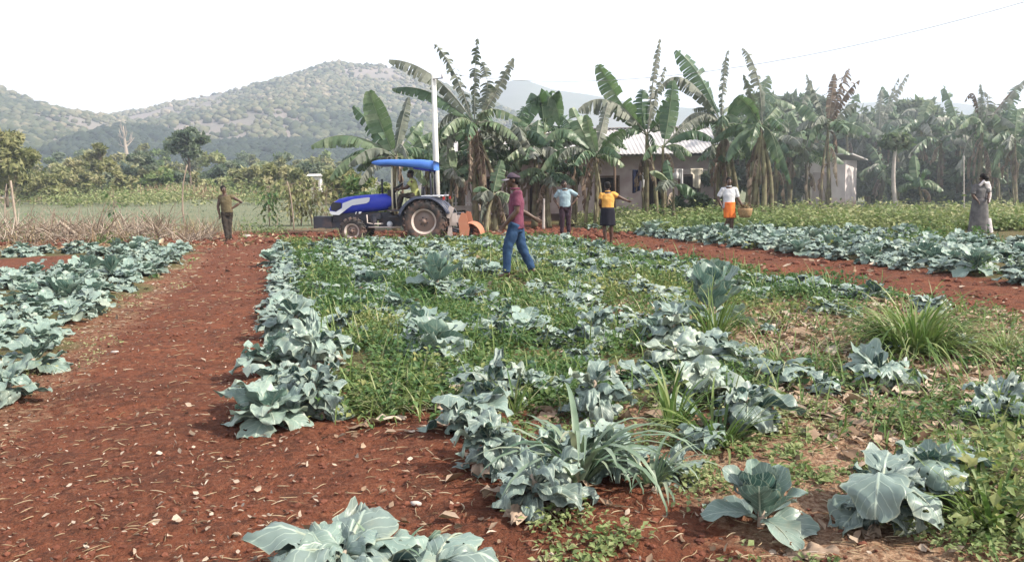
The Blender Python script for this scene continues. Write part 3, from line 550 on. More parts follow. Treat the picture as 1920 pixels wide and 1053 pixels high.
tree('round_tree', 265, 345, 276, 66, 105, 'dark round tree in the middle of the left background', group=LG, nleaf=2600, lsize=.36, nclump=20, crown_lo=.12, seed=74)
tree('round_tree', 430, 350, 300, 80, 112, 'dark low tree right of the flat topped tree', group=LG, nleaf=2000, lsize=.4, nclump=16, crown_lo=.05, seed=75)
tree('thin_tree', 188, 352, 262, 46, 100, 'thin tree with a dark trunk left of the dark round tree', group=LG, nleaf=1000, lsize=.36, nclump=13, mat='olive', crown_lo=.35, seed=76)
BG = 'olive bushes along the far edge of the green field'
LB = ['olive bush at the far left edge of the field', 'second olive bush from the left along the field edge', 'yellowish bush under the thin tree', 'olive bush by the pale sand patch', 'tall ragged bush left of the dry reeds', 'bush above the dry reeds, left of the leaning stake', 'bush behind the leaning stake', 'bush above the standing man on the left', 'bush right of the man on the left',
      'feathery bush behind the leafy vines', 'bush left of the tiny white hut', 'bush right of the tiny white hut', 'green bush beside the tractor hood', 'grey green bush far behind the dark round tree']
for i, (px, bs, tp, wd, y, mt) in enumerate([(60, 372, 285, 110, 86, 'olive'), (130, 366, 292, 90, 92, 'olive'), (170, 366, 318, 70, 88, 'olive'), (95, 372, 318, 90, 80, 'olive'), (215, 366, 285, 70, 84, 'olive'), (300, 352, 296, 80, 104, 'olive'), (340, 352, 308, 70, 104, 'olive'), (400, 352, 305, 80, 112, 'tree'), (470, 358, 306, 80, 96, 'olive'),
        (520, 365, 300, 90, 80, 'olive'), (560, 368, 305, 70, 76, 'olive'), (640, 385, 308, 110, 62, 'olive'), (690, 400, 312, 120, 40, 'weed'), (240, 352, 300, 90, 108, 'olive')]):
    tree('bush', px, bs, tp, wd, y, LB[i], 'bush', BG, nleaf=1100, lsize=.30 if y > 50 else .16, nclump=15, mat=mt, crown_lo=0.0, trunk=False, seed=80 + i, t0=.55)
r_ = np.random.default_rng(12)
for i in range(34):
    px = -30 + i * 20.5 + r_.normal(0, 8); y = r_.uniform(140, 215); tree('tree', px, 358, r_.uniform(258, 300) + (12 if px > 380 else 0), r_.uniform(40, 80), y, 'pale olive tree in the scattered wood at the foot of the hills', 'tree', 'scattered wood at the foot of the hills', nleaf=750, lsize=.62, nclump=14, mat=['olive', 'pale_weed', 'olive', 'tree', 'olive'][i % 5], crown_lo=.1, trunk=False, seed=1100 + i, t0=r_.uniform(.35, .75))
for i in range(26):
    px = -20 + i * 25.5 + r_.normal(0, 8); y = r_.uniform(88, 125); tree('bush', px, 360, r_.uniform(296, 335), r_.uniform(50, 95), y, 'olive bush in the thicket along the far edge of the green field', 'bush', 'thicket along the far edge of the green field', nleaf=900, lsize=.36, nclump=14, mat=['olive', 'pale_weed', 'olive', 'pale_weed', 'tree'][i % 5], crown_lo=0, trunk=False, seed=960 + i, t0=r_.uniform(.45, .85))
def bare_tree(px, base, top, y, label, name='dead_tree', spread=.28, seed=0, rad=.12, nb=7, mat='wood', group=None):
    r = np.random.default_rng(900 + seed); ft = P(px, base, y)
    if y < 150: ft[2] = Hs(ft[0], ft[1]) - .05
    h = P(px, top, y)[2] - ft[2]; e = empty(name, ft, label, 'dead tree', group); mb = MB(); pth = bez(np.zeros(3), np.array([r.normal(0, .05) * h, 0, h * .5]), np.array([r.normal(0, .08) * h, 0, h]), 9)
    mb.tube(pth, np.linspace(rad, rad * .25, 9), 7, t=.7); mb.build('trunk', MT[mat], e); mb = MB()
    for i in range(nb):
        k = r.integers(3, 8); sg = 1 if i % 2 else -1; b = pth[k] + np.array([sg * spread * h * r.uniform(.4, 1), r.normal(0, .1) * h, h * r.uniform(.08, .3)])
        mb.tube(bez(pth[k], (pth[k] + b) / 2 - [0, 0, .03 * h], b, 6), np.linspace(rad * .4, rad * .08, 6), 5, t=.7)
        mb.tube(bez((pth[k] + b) / 2, b * .7 + pth[k] * .3 + [0, 0, .1 * h], b + [-sg * .05 * h, 0, .16 * h], 5), np.linspace(rad * .2, rad * .05, 5), 4, t=.7)
    mb.build('branches', MT[mat], e); return e
bare_tree(239, 300, 236, 320, 'bare pale tree standing out on the dark hillside', rad=.8, seed=1)

# ------------------------------------------------------------------ leafy vines and saplings along the middle left
def sapling(px, base, top, y, label, n, lsize, wd, mat, cat='sapling', seed=0, leaf_len=.2, group=None, stems=1, droop=.5):
    r = np.random.default_rng(1300 + seed); ft = P(px, base, y); ft[2] = Hs(ft[0], ft[1]) - .02; h = max(.2, P(px, top, y)[2] - ft[2]); e = empty('sapling', ft, label, cat, group)
    st = MB(); mb = MB()
    for s in range(stems):
        tp = np.array([r.normal(0, .12) * wd * 4, r.normal(0, .1) * wd * 3, h * r.uniform(.8, 1)]); pth = bez(np.zeros(3), np.array([r.normal(0, .1), 0, h * .5]), tp, 8); st.tube(pth, np.linspace(.022, .008, 8), 5)
        for i in range(n):
            k = r.uniform(.2, 1); p = np.array([np.interp(k, np.linspace(0, 1, 8), pth[:, j]) for j in range(3)]); an = r.uniform(0, 6.28); d = np.array([math.cos(an), math.sin(an), 0]); q = p + d * wd * r.uniform(.3, 1) + [0, 0, wd * r.uniform(-.2, .5)]
            st.tube([p, q], [.006, .004], 4); L = leaf_len * r.uniform(.6, 1.3); el = -droop + r.normal(0, .4); t_ = d * math.cos(el) + np.array([0, 0, math.sin(el)]); sd_ = norm(np.cross(t_, [0, 0, 1])) * L * .22; up = np.cross(sd_, t_); up = norm(up) * L * .08
            pts = np.array([[q, q, q], [q + t_ * L * .35 - sd_ + up, q + t_ * L * .38, q + t_ * L * .35 + sd_ + up], [q + t_ * L * .7 - sd_ * .8 + up, q + t_ * L * .72, q + t_ * L * .7 + sd_ * .8 + up], [q + t_ * L] * 3])
            mb.grid(pts, 0, None, float(np.clip(r.normal(.5, .25), 0, 1)))
    st.build('stem', MT['wood'], e); mb.build('foliage', MT[mat], e); return e
sapling(215, 415, 340, 33, 'slim sapling of paired hanging leaflets beside the brush heap', 46, .2, .42, 'weed', seed=1, leaf_len=.22)
sapling(288, 434, 402, 29.5, 'small leafy sapling in front of the leaning stake', 30, .2, .30, 'weed', seed=2, leaf_len=.2, stems=2)
VG = 'vine covered shrubs behind the tractor front'
for i, (px, tp, lb) in enumerate([(505, 345, 'leafy vine shrub nearest the standing man'), (545, 330, 'vine shrub wound round the thin pale pole'), (585, 340, 'vine shrub hung with dry leaves left of the tractor'), (612, 350, 'vine shrub right at the tractor nose'), (565, 352, 'low vine shrub under the tiny white hut')]):
    sapling(px, 412, tp, 36, lb, 44, .2, .5, 'olive' if i != 0 else 'weed', 'shrub', 20 + i, .24, VG, 2, 1.0)
sapling(520, 418, 392, 34, 'lone leafy stem at the edge of the green field', 10, .2, .12, 'weed', seed=33, leaf_len=.14)

# ------------------------------------------------------------------ house, outhouse, pole, small structures
MT['wall'] = simple('stained plaster wall', (0.46, 0.39, 0.39), (0.33, 0.26, 0.26), 1.6, 0.9, 0.2, bump=0.2, bscale=20)
MT['plinth'] = simple('dark plinth', (0.10, 0.06, 0.05), (0.06, 0.04, 0.035), 2, 0.9, 0.2)
MT['dark'] = simple('dark opening timber', (0.030, 0.024, 0.022), (0.018, 0.015, 0.014), 4, 0.8, 0.2)
MT['frame'] = simple('weathered timber', (0.16, 0.11, 0.08), (0.09, 0.06, 0.045), 9, 0.8, 0.2)
MT['roof'] = simple('grey roofing sheet', (0.50, 0.48, 0.48), (0.36, 0.34, 0.34), 0.9, 0.7, 0.25, bump=0.05)
MT['white'] = simple('white paint', (0.72, 0.70, 0.70), (0.56, 0.53, 0.53), 2.2, 0.7, 0.3, bump=0.1)
MT['pole'] = simple('whitewashed concrete', (0.64, 0.64, 0.61), (0.50, 0.50, 0.47), 3, 0.8, 0.2, bump=0.15)
MT['wire'] = simple('wire', (0.25, 0.25, 0.26), (0.2, 0.2, 0.2), 3, 0.5, 0.3)
MT['concrete'] = simple('pale concrete', (0.46, 0.42, 0.39), (0.34, 0.30, 0.28), 4, 0.9, 0.2, bump=0.2)
MT['green_sheet'] = simple('pale green sheet', (0.28, 0.38, 0.27), (0.22, 0.31, 0.24), 1.5, 0.6, 0.3)
m = NT('white wall with red splashed foot'); s = m.n('ShaderNodeSeparateXYZ'); m.l(m.coord(), s.inputs[0])
f = m.mapr(m.math('ADD', s.outputs[2], m.mapr(m.noise(3.5, 5), 0, 1, -0.35, 0.35)), 0.25, 0.75)
m.base(m.mix(f, (0.50, 0.20, 0.10), m.mix(m.mapr(m.noise(1.8, 6), .35, .7), (0.70, 0.63, 0.62), (0.55, 0.48, 0.48)))); m.set(0.9, 0.2); m.bump(m.noise(18, 5), .2, .01); MT['outwall'] = m.mat

HY = 38.0
hA = P(868, 420, HY); hB = P(1338, 420, HY); hx0, hx1 = hA[0], hB[0]; hz = Hs(hx1, HY); eave = P(1230, 287, HY - 1.0)[2] - hz
hc = np.array([(hx0 + hx1) / 2, HY, hz]); hw = hx1 - hx0; hd = 5.6
house = empty('house', hc, 'long low plastered house under a pale corrugated roof, seen through the banana plants', 'house')
mb = MB(); wt = .2; z1 = eave - .10
ops = [(.10 * hw - hw / 2, 1.2, .95, 2.0), (.30 * hw - hw / 2, .9, .0, 2.05), (.575 * hw - hw / 2, 1.1, .9, 1.95), (.755 * hw - hw / 2, .95, .0, 2.1), (.90 * hw - hw / 2, 1.0, .9, 1.95)]
xs = -hw / 2
for (ox, ow, ob, ot) in ops:                                       # front wall built as piers, sills and lintels
    mb.box([(xs + ox - ow / 2) / 2, 0, z1 / 2], [ox - ow / 2 - xs, wt, z1]); xs = ox + ow / 2
    if ob: mb.box([ox, 0, ob / 2], [ow, wt, ob])
    mb.box([ox, 0, (ot + z1) / 2], [ow, wt, z1 - ot])
mb.box([(xs + hw / 2) / 2, 0, z1 / 2], [hw / 2 - xs, wt, z1])
mb.box([-hw / 2 + .1, hd / 2, z1 / 2], [.2, hd - .2, z1]); mb.box([hw / 2 - .1, hd / 2, z1 / 2], [.2, hd - .2, z1]); mb.box([0, hd, z1 / 2], [hw, .2, z1])
ap = eave + 1.3
for sx in (-1, 1): mb.add([(sx * (hw / 2 - .1), .0, z1), (sx * (hw / 2 - .1), hd, z1), (sx * (hw / 2 - .1), hd / 2, ap - .16)], [(0, 1, 2)])
mb.build('wall', MT['wall'], house, smooth=False)
mb = MB(); mb.box([0, -.13, .16], [hw + .1, .06, .32]); mb.build('plinth', MT['plinth'], house, smooth=False)
mb = MB()
for sg in (0, 1):
    nx = 520; X = np.linspace(-hw / 2 - .4, hw / 2 + .4, nx); tq = np.linspace(0, 1, 7); Yq = (-1.0 + tq * (hd / 2 + 1.0)); Yq = Yq if sg == 0 else hd - Yq
    Zq = eave - .02 + (ap - eave + .02) * tq
    cor = .018 * np.sin(X / .18 * 2 * math.pi)
    mb.grid(np.stack([np.repeat(X[None], 7, 0), np.repeat(Yq[:, None], nx, 1), Zq[:, None] + cor[None] + .02 * fbm(X * .6, X * 0, 2, 5)[None]], -1), 0)
rf = mb.build('roof', MT['roof'], house); md = rf.modifiers.new('t', 'SOLIDIFY'); md.thickness = .012
mb = MB(); mb.box([0, hd / 2, ap + .045], [hw + .8, .36, .03]); mb.build('ridge_cap', MT['roof'], rf, smooth=False)
for (ox, ow, ob, ot) in ops:
    door = ob == 0; mb = MB(); nm_ = 'door' if door else 'window'
    fr = MB()
    for sx in (-1, 1): fr.box([ox + sx * (ow / 2 - .04), -.02, (ob + ot) / 2], [.08, .22, ot - ob - .004])
    fr.box([ox, -.02, ot - .045], [ow - .17, .215, .08])
    if not door: fr.box([ox, -.04, ob + .03], [ow - .17, .27, .055])
    if door: mb.box([ox, .06, (ot + .02) / 2 - .03], [ow - .18, .04, ot - .12])
    else:
        for j in range(2): mb.box([ox + (j - .5) * (ow - .18) / 2, .05, (ob + ot) / 2], [(ow - .2) / 2, .035, ot - ob - .2])
    w_o = mb.build(nm_, MT['dark'], house, smooth=False); fr.build('frame', MT['frame'], w_o, smooth=False)
for i in range(6):
    mb = MB(); x = -hw / 2 + .15 + i * (hw - .3) / 5; mb.tube([(x, -.85, -.05), (x, -.85, eave - .04)], .055, 8); mb.build('post', MT['frame'], house)
# white outhouse
OY = 39.0; oA = P(1494, 410, OY); oB = P(1601, 410, OY); ow = oB[0] - oA[0]; oc = np.array([(oA[0] + oB[0]) / 2, OY, Hs(oB[0], OY)]); oh = P(1550, 302, OY)[2] - oc[2]
oc[0] = P(1553, 410, OY)[0]; oa = 78 / FPX * OY
oh_ = empty('outhouse', oc, 'small white outhouse with a flat overhanging roof and red splashed foot', 'outhouse', rz=R(54))
mb = MB(); mb.box([0, 0, oh / 2], [oa, oa, oh]); mb.build('wall', MT['outwall'], oh_, smooth=False)
mb = MB(); v = []; q = oa * .70
for (x, y, z) in [(-q, -q, .10), (q, -q, -.12), (q, q, -.04), (-q, q, .18)]: v += [(x, y, oh + .12 + z), (x, y, oh + .18 + z)]
mb.add(v, [(0, 1, 3, 2), (2, 3, 5, 4), (4, 5, 7, 6), (6, 7, 1, 0), (1, 7, 5, 3), (0, 2, 4, 6)]); mb.build('roof', MT['roof'], oh_, smooth=False)
mb = MB(); mb.box([-oa / 2 - .02, .1, .98], [.05, .70, 1.9]); mb.build('door', MT['wall'], oh_, smooth=False)
# tiny white hut
ty = 78.0; ta = P(594, 352, ty); ta[2] = Hs(ta[0], ty); sH = P(594, 330, ty)[2] - ta[2]; e = empty('hut', ta, 'tiny white hut with an overhanging flat roof far across the field', 'hut')
MB().box([0, 0, sH / 2], [.85, .85, sH]).build('wall', MT['white'], e, smooth=False); MB().box([0, 0, sH + .09], [1.5, 1.4, .18], taper=.8).build('roof', MT['white'], e, smooth=False)
MB().box([.05, -.43, sH * .42], [.4, .04, sH * .8]).build('door', MT['frame'], e, smooth=False)
# utility pole and wire
py_ = 27.6; pb = P(821, 440, py_); pb[2] = Hs(pb[0], py_); pt = P(813, 140, py_); e = empty('utility_pole', pb, 'white concrete utility pole standing right behind the tractor canopy', 'utility pole'); ph = pt[2] - pb[2]
mb = MB(); mb.tube([(0, 0, -.1), ((pt[0] - pb[0]) / 2, 0, ph / 2), (pt[0] - pb[0], 0, ph)], [.115, .095, .075], 14); mb.build('pole', MT['pole'], e)
tx = pt[0] - pb[0]; mb = MB(); mb.tube([(tx - .02, -.08, ph - .15), (tx + .30, -.12, ph - .13)], .02, 6); mb.build('bracket', MT['wire'], e)
mb = MB(); mb.tube([(tx + .28, -.12, ph - .13), (tx + .28, -.12, ph - .04), (tx + .28, -.12, ph + .03)], [.03, .045, .02], 8); mb.build('insulator', MT['white'], e)
wa = np.array([pb[0] + tx + .28, py_ - .12, pb[2] + ph + .03]); wb = P(1920, 4, 17.0); dv = wb - wa
t_ = np.linspace(0, 1.9, 60)[:, None]; wp = wa + dv * t_; wp[:, 2] -= 0.0; wm = P(1225, 150, float(wa[1] + dv[1] * .36))
sag = (wa + dv * .36)[2] - wm[2]; wp[:, 2] -= sag * (t_[:, 0] * (1 - t_[:, 0])) / (.36 * .64) * np.where(t_[:, 0] < 1, 1, .6)
mb = MB(); mb.tube(wp - wa, .006, 5); o = mb.build('power_line', MT['wire'], loc=wa); tag(o, 'thin power line sagging from the white pole up to the top right corner', 'power line')
def stick(name, pts_px, y, rad, label, cat, mat='wood', group=None, t=.6, dys=None):
    pts = [P(a, b, y + (dys[i] if dys else 0)) for i, (a, b) in enumerate(pts_px)]; o_ = pts[0].copy(); g = Hs(*o_[:2])
    pts = np.array(pts); pts[:, 2] += g - pts[0, 2] - .03; o_[2] = g; pp = pts - o_
    if len(pp) == 3: pp = bez(pp[0], 2 * pp[1] - .5 * (pp[0] + pp[2]), pp[2], 9)
    mb = MB(); mb.tube(pp, np.linspace(rad, rad * .6, len(pp)), 8, t=t); return tag(mb.build(name, MT[mat], loc=o_), label, cat, group)
stick('stake', [(349, 425), (341, 355), (350, 292)], 31, .034, 'tall leaning pale stake standing alone at the edge of the green field', 'stake')
stick('stake', [(551, 425), (546, 370), (538, 332)], 33, .03, 'thin crooked pole in the vine shrubs left of the tractor', 'stake')
stick('stake', [(1019, 415), (1019, 390), (1020, 356)], 30, .06, 'short pale post before the house wall, left of the man in blue', 'post', 'concrete')
stick('stake', [(1134, 200), (1133, 160), (1136, 112)], 32.2, .02, 'thin dry stick standing in the air above the banana leaves', 'stick') if False else None
stick('metal_post', [(1808, 400), (1808, 345), (1808, 275)], 31, .028, 'thin pale metal post before the dark trees on the right', 'post', 'concrete')
e = stick('curved_trunk', [(1689, 400), (1676, 340), (1680, 262)], 33.5, .10, 'bare curved pale trunk right of the outhouse with a tuft of leaves on top', 'papaya tree', 'concrete'); e.name = 'papaya_tree'
o = e; top = P(1680, 262, 33.5) - np.array(o.location); mb = MB(); leaf_cloud(mb, np.array([top + [.25 * math.cos(a), .25 * math.sin(a), -.05] for a in np.arange(0, 6.2, .8)]), np.full(8, .42), 420, .17, np.random.default_rng(5)); mb.build('crown', MT['tree'], o, smooth=False)
stick('fence_post', [(900, 425), (900, 400), (899, 372)], 29.2, .05, 'rough pale post at the foot of the tattered banana clump', 'post')
# picket rail and bench behind the tractor
ry = 33.5; ra = P(836, 384, ry); rb_ = P(886, 384, ry); e = empty('picket_railing', (ra[0], ry, Hs(ra[0], ry)), 'short white picket railing between tractor and banana clump', 'railing'); rw = rb_[0] - ra[0]; z0 = ra[2] - Hs(ra[0], ry)
z1_ = P(836, 360, ry)[2] - Hs(ra[0], ry)
for i in range(9): MB().box([i * rw / 8, 0, (z0 * .0 + z1_) / 2], [.055, .03, z1_]).build('picket', MT['white'], e, smooth=False)
for zz in (z0 + .06, z1_ - .1): MB().box([rw / 2, .032, zz], [rw + .1, .03, .05]).build('rail', MT['white'], e, smooth=False)
by_ = 32.8; ba = P(838, 390, by_); bw = P(886, 390, by_)[0] - ba[0]; gz_ = Hs(ba[0], by_); bh = ba[2] - gz_; e = empty('bench', (ba[0] + bw / 2, by_, gz_), 'pale concrete bench in front of the white picket railing', 'bench')
MB().box([0, 0, bh], [bw, .42, .16]).build('seat', MT['concrete'], e, smooth=False)
for sx in (-1, 1): MB().box([sx * bw * .4, 0, (bh - .08) / 2], [.12, .38, bh - .08]).build('leg', MT['concrete'], e, smooth=False)
# clothes line with washing
cy = 35.6; ca = P(1180, 318, cy); cb = P(1345, 318, cy); mb = MB(); mb.tube([np.zeros(3), (cb - ca) / 2 - [0, 0, .06], cb - ca], .008, 5); tag(mb.build('clothes_line', MT['wire'], loc=ca), 'clothes line strung along the front of the house', 'clothes line')
def cloth_mat(nm, a, b): return simple(nm, a, b, 5, .9, .1, bump=.3, bscale=12, dist=.02)
def hung(px0, px1, py0, py1, label, mat, seed, shape='towel'):
    a = P(px0, py0, cy); wdt = P(px1, py0, cy)[0] - a[0]; ht = a[2] - P(px0, py1, cy)[2]; nx, nz_ = 14, 16; X, Z = np.meshgrid(np.linspace(0, 1, nx), np.linspace(0, 1, nz_)); r = np.random.default_rng(seed)
    taper = 1.0 if shape == 'towel' else np.where(Z < .28, 1.0, .62)
    xx = .5 + (X - .5) * taper; yy = .05 * np.sin(X * 9 + r.random() * 6) * (0.3 + Z) + .02 * np.sin(Z * 7); mb = MB(); mb.grid(np.stack([xx * wdt, yy, -Z * ht * (1 + .05 * np.sin(X * 4 + seed))], -1))
    o = mb.build('laundry', mat, loc=a); md = o.modifiers.new('t', 'SOLIDIFY'); md.thickness = .012; return tag(o, label, 'laundry', 'washing on the clothes line')
hung(1186, 1200, 318, 360, 'dark blue garment on the clothes line, leftmost of the washing', cloth_mat('navy cloth', (.02, .025, .06), (.015, .018, .04)), 1)
hung(1203, 1212, 318, 352, 'narrow white cloth hanging beside the dark blue garment', cloth_mat('white rag', (.6, .58, .58), (.5, .48, .48)), 2)
hung(1262, 1276, 317, 336, 'small white cloth on the clothes line before the middle of the wall', cloth_mat('white cloth', (.62, .6, .6), (.5, .48, .48)), 3)
hung(1276, 1281, 317, 358, 'thin white strip dangling from the clothes line', MT['white'], 4)
hung(1294, 1318, 316, 352, 'cream shirt on the clothes line, rightmost and largest of the washing', cloth_mat('cream shirt', (.62, .57, .48), (.5, .45, .38)), 5, 'shirt')
# ------------------------------------------------------------------ tractor
TPX, TB, TS, TY = 803, 452.5, 62.0, FPX / 62.0
def tl(px, py): return ((px - TPX) / TS, (TB - py) / TS)           # tractor side view, metres
tp0 = P(TPX, TB, TY); tp0[2] = Hs(tp0[0], tp0[1]) ; tp0[2] = P(TPX, TB, TY)[2]
trac = empty('tractor', tp0, 'blue tractor with a blue canopy, driven left along the end of the field', 'tractor', rz=R(-2.5))
def paint(nm, a, rough=.35, dust=(.22, .13, .09), amt=.35, metal=0.0):
    m = NT(nm); s = m.n('ShaderNodeSeparateXYZ'); m.l(m.coord(), s.inputs[0]); f = m.mapr(m.math('ADD', m.noise(5, 7), m.math('MULTIPLY', s.outputs[2], -.12)), .42, .66, 0, amt)
    m.base(m.mix(f, a, dust)); m.set(rough, .45, metal); m.l(m.mapr(m.noise(5, 7), .4, .7, rough, .8), m.b.inputs['Roughness']); return m.mat
MT['blue'] = paint('royal blue tractor paint', (.012, .030, .40), .35, amt=.24); MT['canopy'] = paint('canopy blue', (.055, .16, .52), .5, (.3, .33, .4), .3); MT['iron'] = paint('dark chassis paint', (.022, .024, .038), .5, (.16, .09, .065), .5)
MT['fender'] = paint('dark blue grey fender', (.05, .06, .10), .4, (.2, .17, .16), .3); MT['silver'] = paint('silver decal', (.58, .60, .66), .4, (.4, .3, .25), .15); MT['rubber'] = paint('dusty tyre rubber', (.030, .027, .027), .85, (.20, .105, .075), .62)
MT['rim'] = paint('dusty cream rim', (.50, .43, .40), .5, (.30, .19, .15), .45); MT['disc'] = paint('dusty wheel disc', (.17, .125, .11), .6, (.26, .15, .11), .5); MT['orange'] = paint('faded orange implement paint', (.42, .165, .095), .6, (.42, .22, .15), .5); MT['cream'] = paint('cream post paint', (.62, .58, .44), .5, amt=.15); MT['grille'] = paint('black grille', (.012, .012, .02), .5, amt=.05)
HWD = .34
def loft(mb, st, hwf, m=0, n=16, p=3.2):
    """st: (x, zb, zt, halfwidth): rounded-rectangle stations"""
    an = np.linspace(0, 2 * math.pi, n, endpoint=False) + math.pi / n; cx = np.sign(np.cos(an)) * np.abs(np.cos(an)) ** (2 / p); sx = np.sign(np.sin(an)) * np.abs(np.sin(an)) ** (2 / p)
    ring = np.array([[(x, cx[i] * hw_, (zb + zt) / 2 + sx[i] * (zt - zb) / 2) for i in range(n)] for x, zb, zt, hw_ in st]); n0 = mb.n; mb.grid(ring, m, closed=True)
    mb.f.append(tuple(n0 + i for i in range(n))); mb.m.append(m); mb.f.append(tuple(n0 + (len(st) - 1) * n + i for i in range(n))[::-1]); mb.m.append(m); return mb
def stn(px, ptop, pbot, hw_): return (tl(px, 0)[0], tl(0, pbot)[1], tl(0, ptop)[1], hw_)
hood = loft(MB(), [stn(622.5, 388, 397, .24), stn(624, 382, 399, .30), stn(629, 376, 400, .33), stn(640, 370, 400, .345), stn(655, 366.5, 399.5, .35), stn(680, 364, 397, .35), stn(710, 362, 395, .35), (tl(728, 0)[0], tl(0, 393)[1], tl(0, 362)[1], .34), stn(736, 366, 388, .33), stn(742, 372, 382, .31)], None).build('hood', MT['blue'], trac)
sc_ = lambda pts: [tl(560 + x / 5.541, 280 + z / 5.541) for x, z in pts]
for sy in (-1, 1):
    mb = MB(); mb.prism(sc_([(352, 640), (362, 622), (420, 632), (486, 592), (492, 545), (600, 506), (760, 488), (778, 492), (768, 530), (740, 548), (590, 568), (540, 600), (452, 664), (380, 660)])[::(1 if sy > 0 else -1)], sy * .336, sy * .362); mb.build('decal', MT['silver'], hood, smooth=False)
    mb = MB(); mb.prism(sc_([(372, 612), (368, 560), (392, 532), (480, 540), (478, 588), (420, 625)])[::(1 if sy > 0 else -1)], sy * .325, sy * .358); mb.build('grille', MT['grille'], hood, smooth=False)
    mb = MB(); mb.box([tl(624, 0)[0] - .03, sy * .2, tl(0, 389)[1]], [.03, .13, .07]); mb.build('headlight', MT['silver'], hood, smooth=False)
    mb = MB(); mb.prism(sc_([(625, 660), (620, 652), (628, 632), (636, 634)]), sy * .352, sy * .362).prism(sc_([(655, 655), (658, 634), (684, 632), (680, 650)]), sy * .352, sy * .362); mb.build('badge', MT['silver'], hood, smooth=False)
mb = MB(); mb.box([tl(683, 0)[0], 0, tl(0, 404)[1]], [1.75, .52, .24]); mb.box([tl(672, 0)[0], 0, tl(0, 415)[1]], [.9, .42, .3]); mb.box([tl(745, 0)[0], 0, tl(0, 412)[1]], [1.0, .5, .34]); mb.box([tl(785, 0)[0], 0, tl(0, 413)[1]], [.9, .42, .42])
mb.tube([(tl(706, 0)[0], -.36, tl(0, 404)[1]), (tl(706, 0)[0], -.36, tl(0, 420)[1])], [.1, .1], 12); mb.box([tl(712, 0)[0], -.30, tl(0, 403)[1]], [.22, .2, .18]); mb.build('engine_block', MT['iron'], trac, smooth=False)
mb = MB(); mb.tube([(tl(694, 0)[0], -.42, tl(0, 400)[1]), (tl(695, 0)[0], -.44, tl(0, 415)[1]), (tl(705, 0)[0], -.44, tl(0, 417)[1]), (tl(724, 0)[0], -.42, tl(0, 417)[1])], .02, 6); mb.tube([(tl(697, 0)[0], -.46, tl(0, 423)[1]), (tl(758, 0)[0], -.46, tl(0, 424)[1])], .025, 6); mb.build('pipe', MT['rim'], trac)
mb = MB(); mb.ell((tl(736, 0)[0], -.40, tl(0, 418)[1]), (.09, .08, .09), 12); mb.build('filter_bowl', MT['silver'], trac)
mb = MB(); mb.box([tl(611, 0)[0], 0, tl(0, 413)[1]], [.48, .62, .34]); mb.box([tl(628, 0)[0], 0, tl(0, 418)[1]], [.5, .5, .2])
for i in range(6): mb.box([tl(597, 0)[0] - .03, -.26 + i * .105, tl(0, 413)[1]], [.10, .08, .36])
mb.build('front_weight', MT['iron'], trac, smooth=False)
def wheel(name, x, y, z, Rd, wd, rimr, lugs, sgn):
    mb = MB(); prof = [(rimr, -wd * .42), (rimr + .02, -wd * .5), ((rimr + Rd) / 2, -wd * .54), (Rd - .05, -wd * .48), (Rd - .02, -wd * .30), (Rd - .02, wd * .30), (Rd - .05, wd * .48), ((rimr + Rd) / 2, wd * .54), (rimr + .02, wd * .5), (rimr, wd * .42)]
    an = np.linspace(0, 2 * math.pi, 48, endpoint=False); ring = np.array([[(rr * math.cos(a), yy, rr * math.sin(a)) for a in an] for rr, yy in prof + prof[:1]]); mb.grid(ring, closed=True)
    for i in range(lugs):
        for sd_ in (-1, 1):
            a = (i + (.5 if sd_ > 0 else 0)) * 2 * math.pi / lugs; pts = []
            for q in (0, .5, 1): aa = a + q * .20; rr = Rd - .002 - .055 * q * q; pts.append((rr * math.cos(aa), sd_ * wd * (.02 + .50 * q), rr * math.sin(aa)))
            mb.tube(pts, [(.036, .03)] * 3, 6, ref=(math.cos(a), 0, math.sin(a)))
    wo = mb.build(name, MT['rubber'], trac); wo.location = (x, y, z); wo.rotation_euler = (0, R(17), 0)
    mb = MB(); pr = [(rimr + .012, -wd * .46), (rimr - .035, -wd * .40), (rimr - .05, -wd * .2), (rimr - .05, wd * .2), (rimr - .035, wd * .40), (rimr + .012, wd * .46)]; mb.grid(np.array([[(rr * math.cos(a), yy, rr * math.sin(a)) for a in an] for rr, yy in pr]), closed=True); mb.build('rim', MT['rim'], wo)
    yf = sgn * wd * .16; mb = MB(); dp = [(rimr - .045, yf), (rimr * .72, yf - sgn * .02), (rimr * .45, yf + sgn * .05), (rimr * .2, yf + sgn * .06), (rimr * .18, yf + sgn * .12), (.005, yf + sgn * .12)]
    mb.grid(np.array([[(rr * math.cos(a), yy, rr * math.sin(a)) for a in an] for rr, yy in dp]), closed=True)
    mb.grid(np.array([[(rr * math.cos(a), yy - sgn * .03, rr * math.sin(a)) for a in an] for rr, yy in dp[:5]]), closed=True); mb.build('wheel_disc', MT['disc'], wo)
    mb = MB()
    for i in range(6):
        a = i * math.pi / 3; c = rimr * .33; mb.tube([(c * math.cos(a), yf + sgn * .04, c * math.sin(a)), (c * math.cos(a), yf + sgn * .10, c * math.sin(a))], .022, 6)
    mb.build('wheel_nuts', MT['iron'], wo); return wo
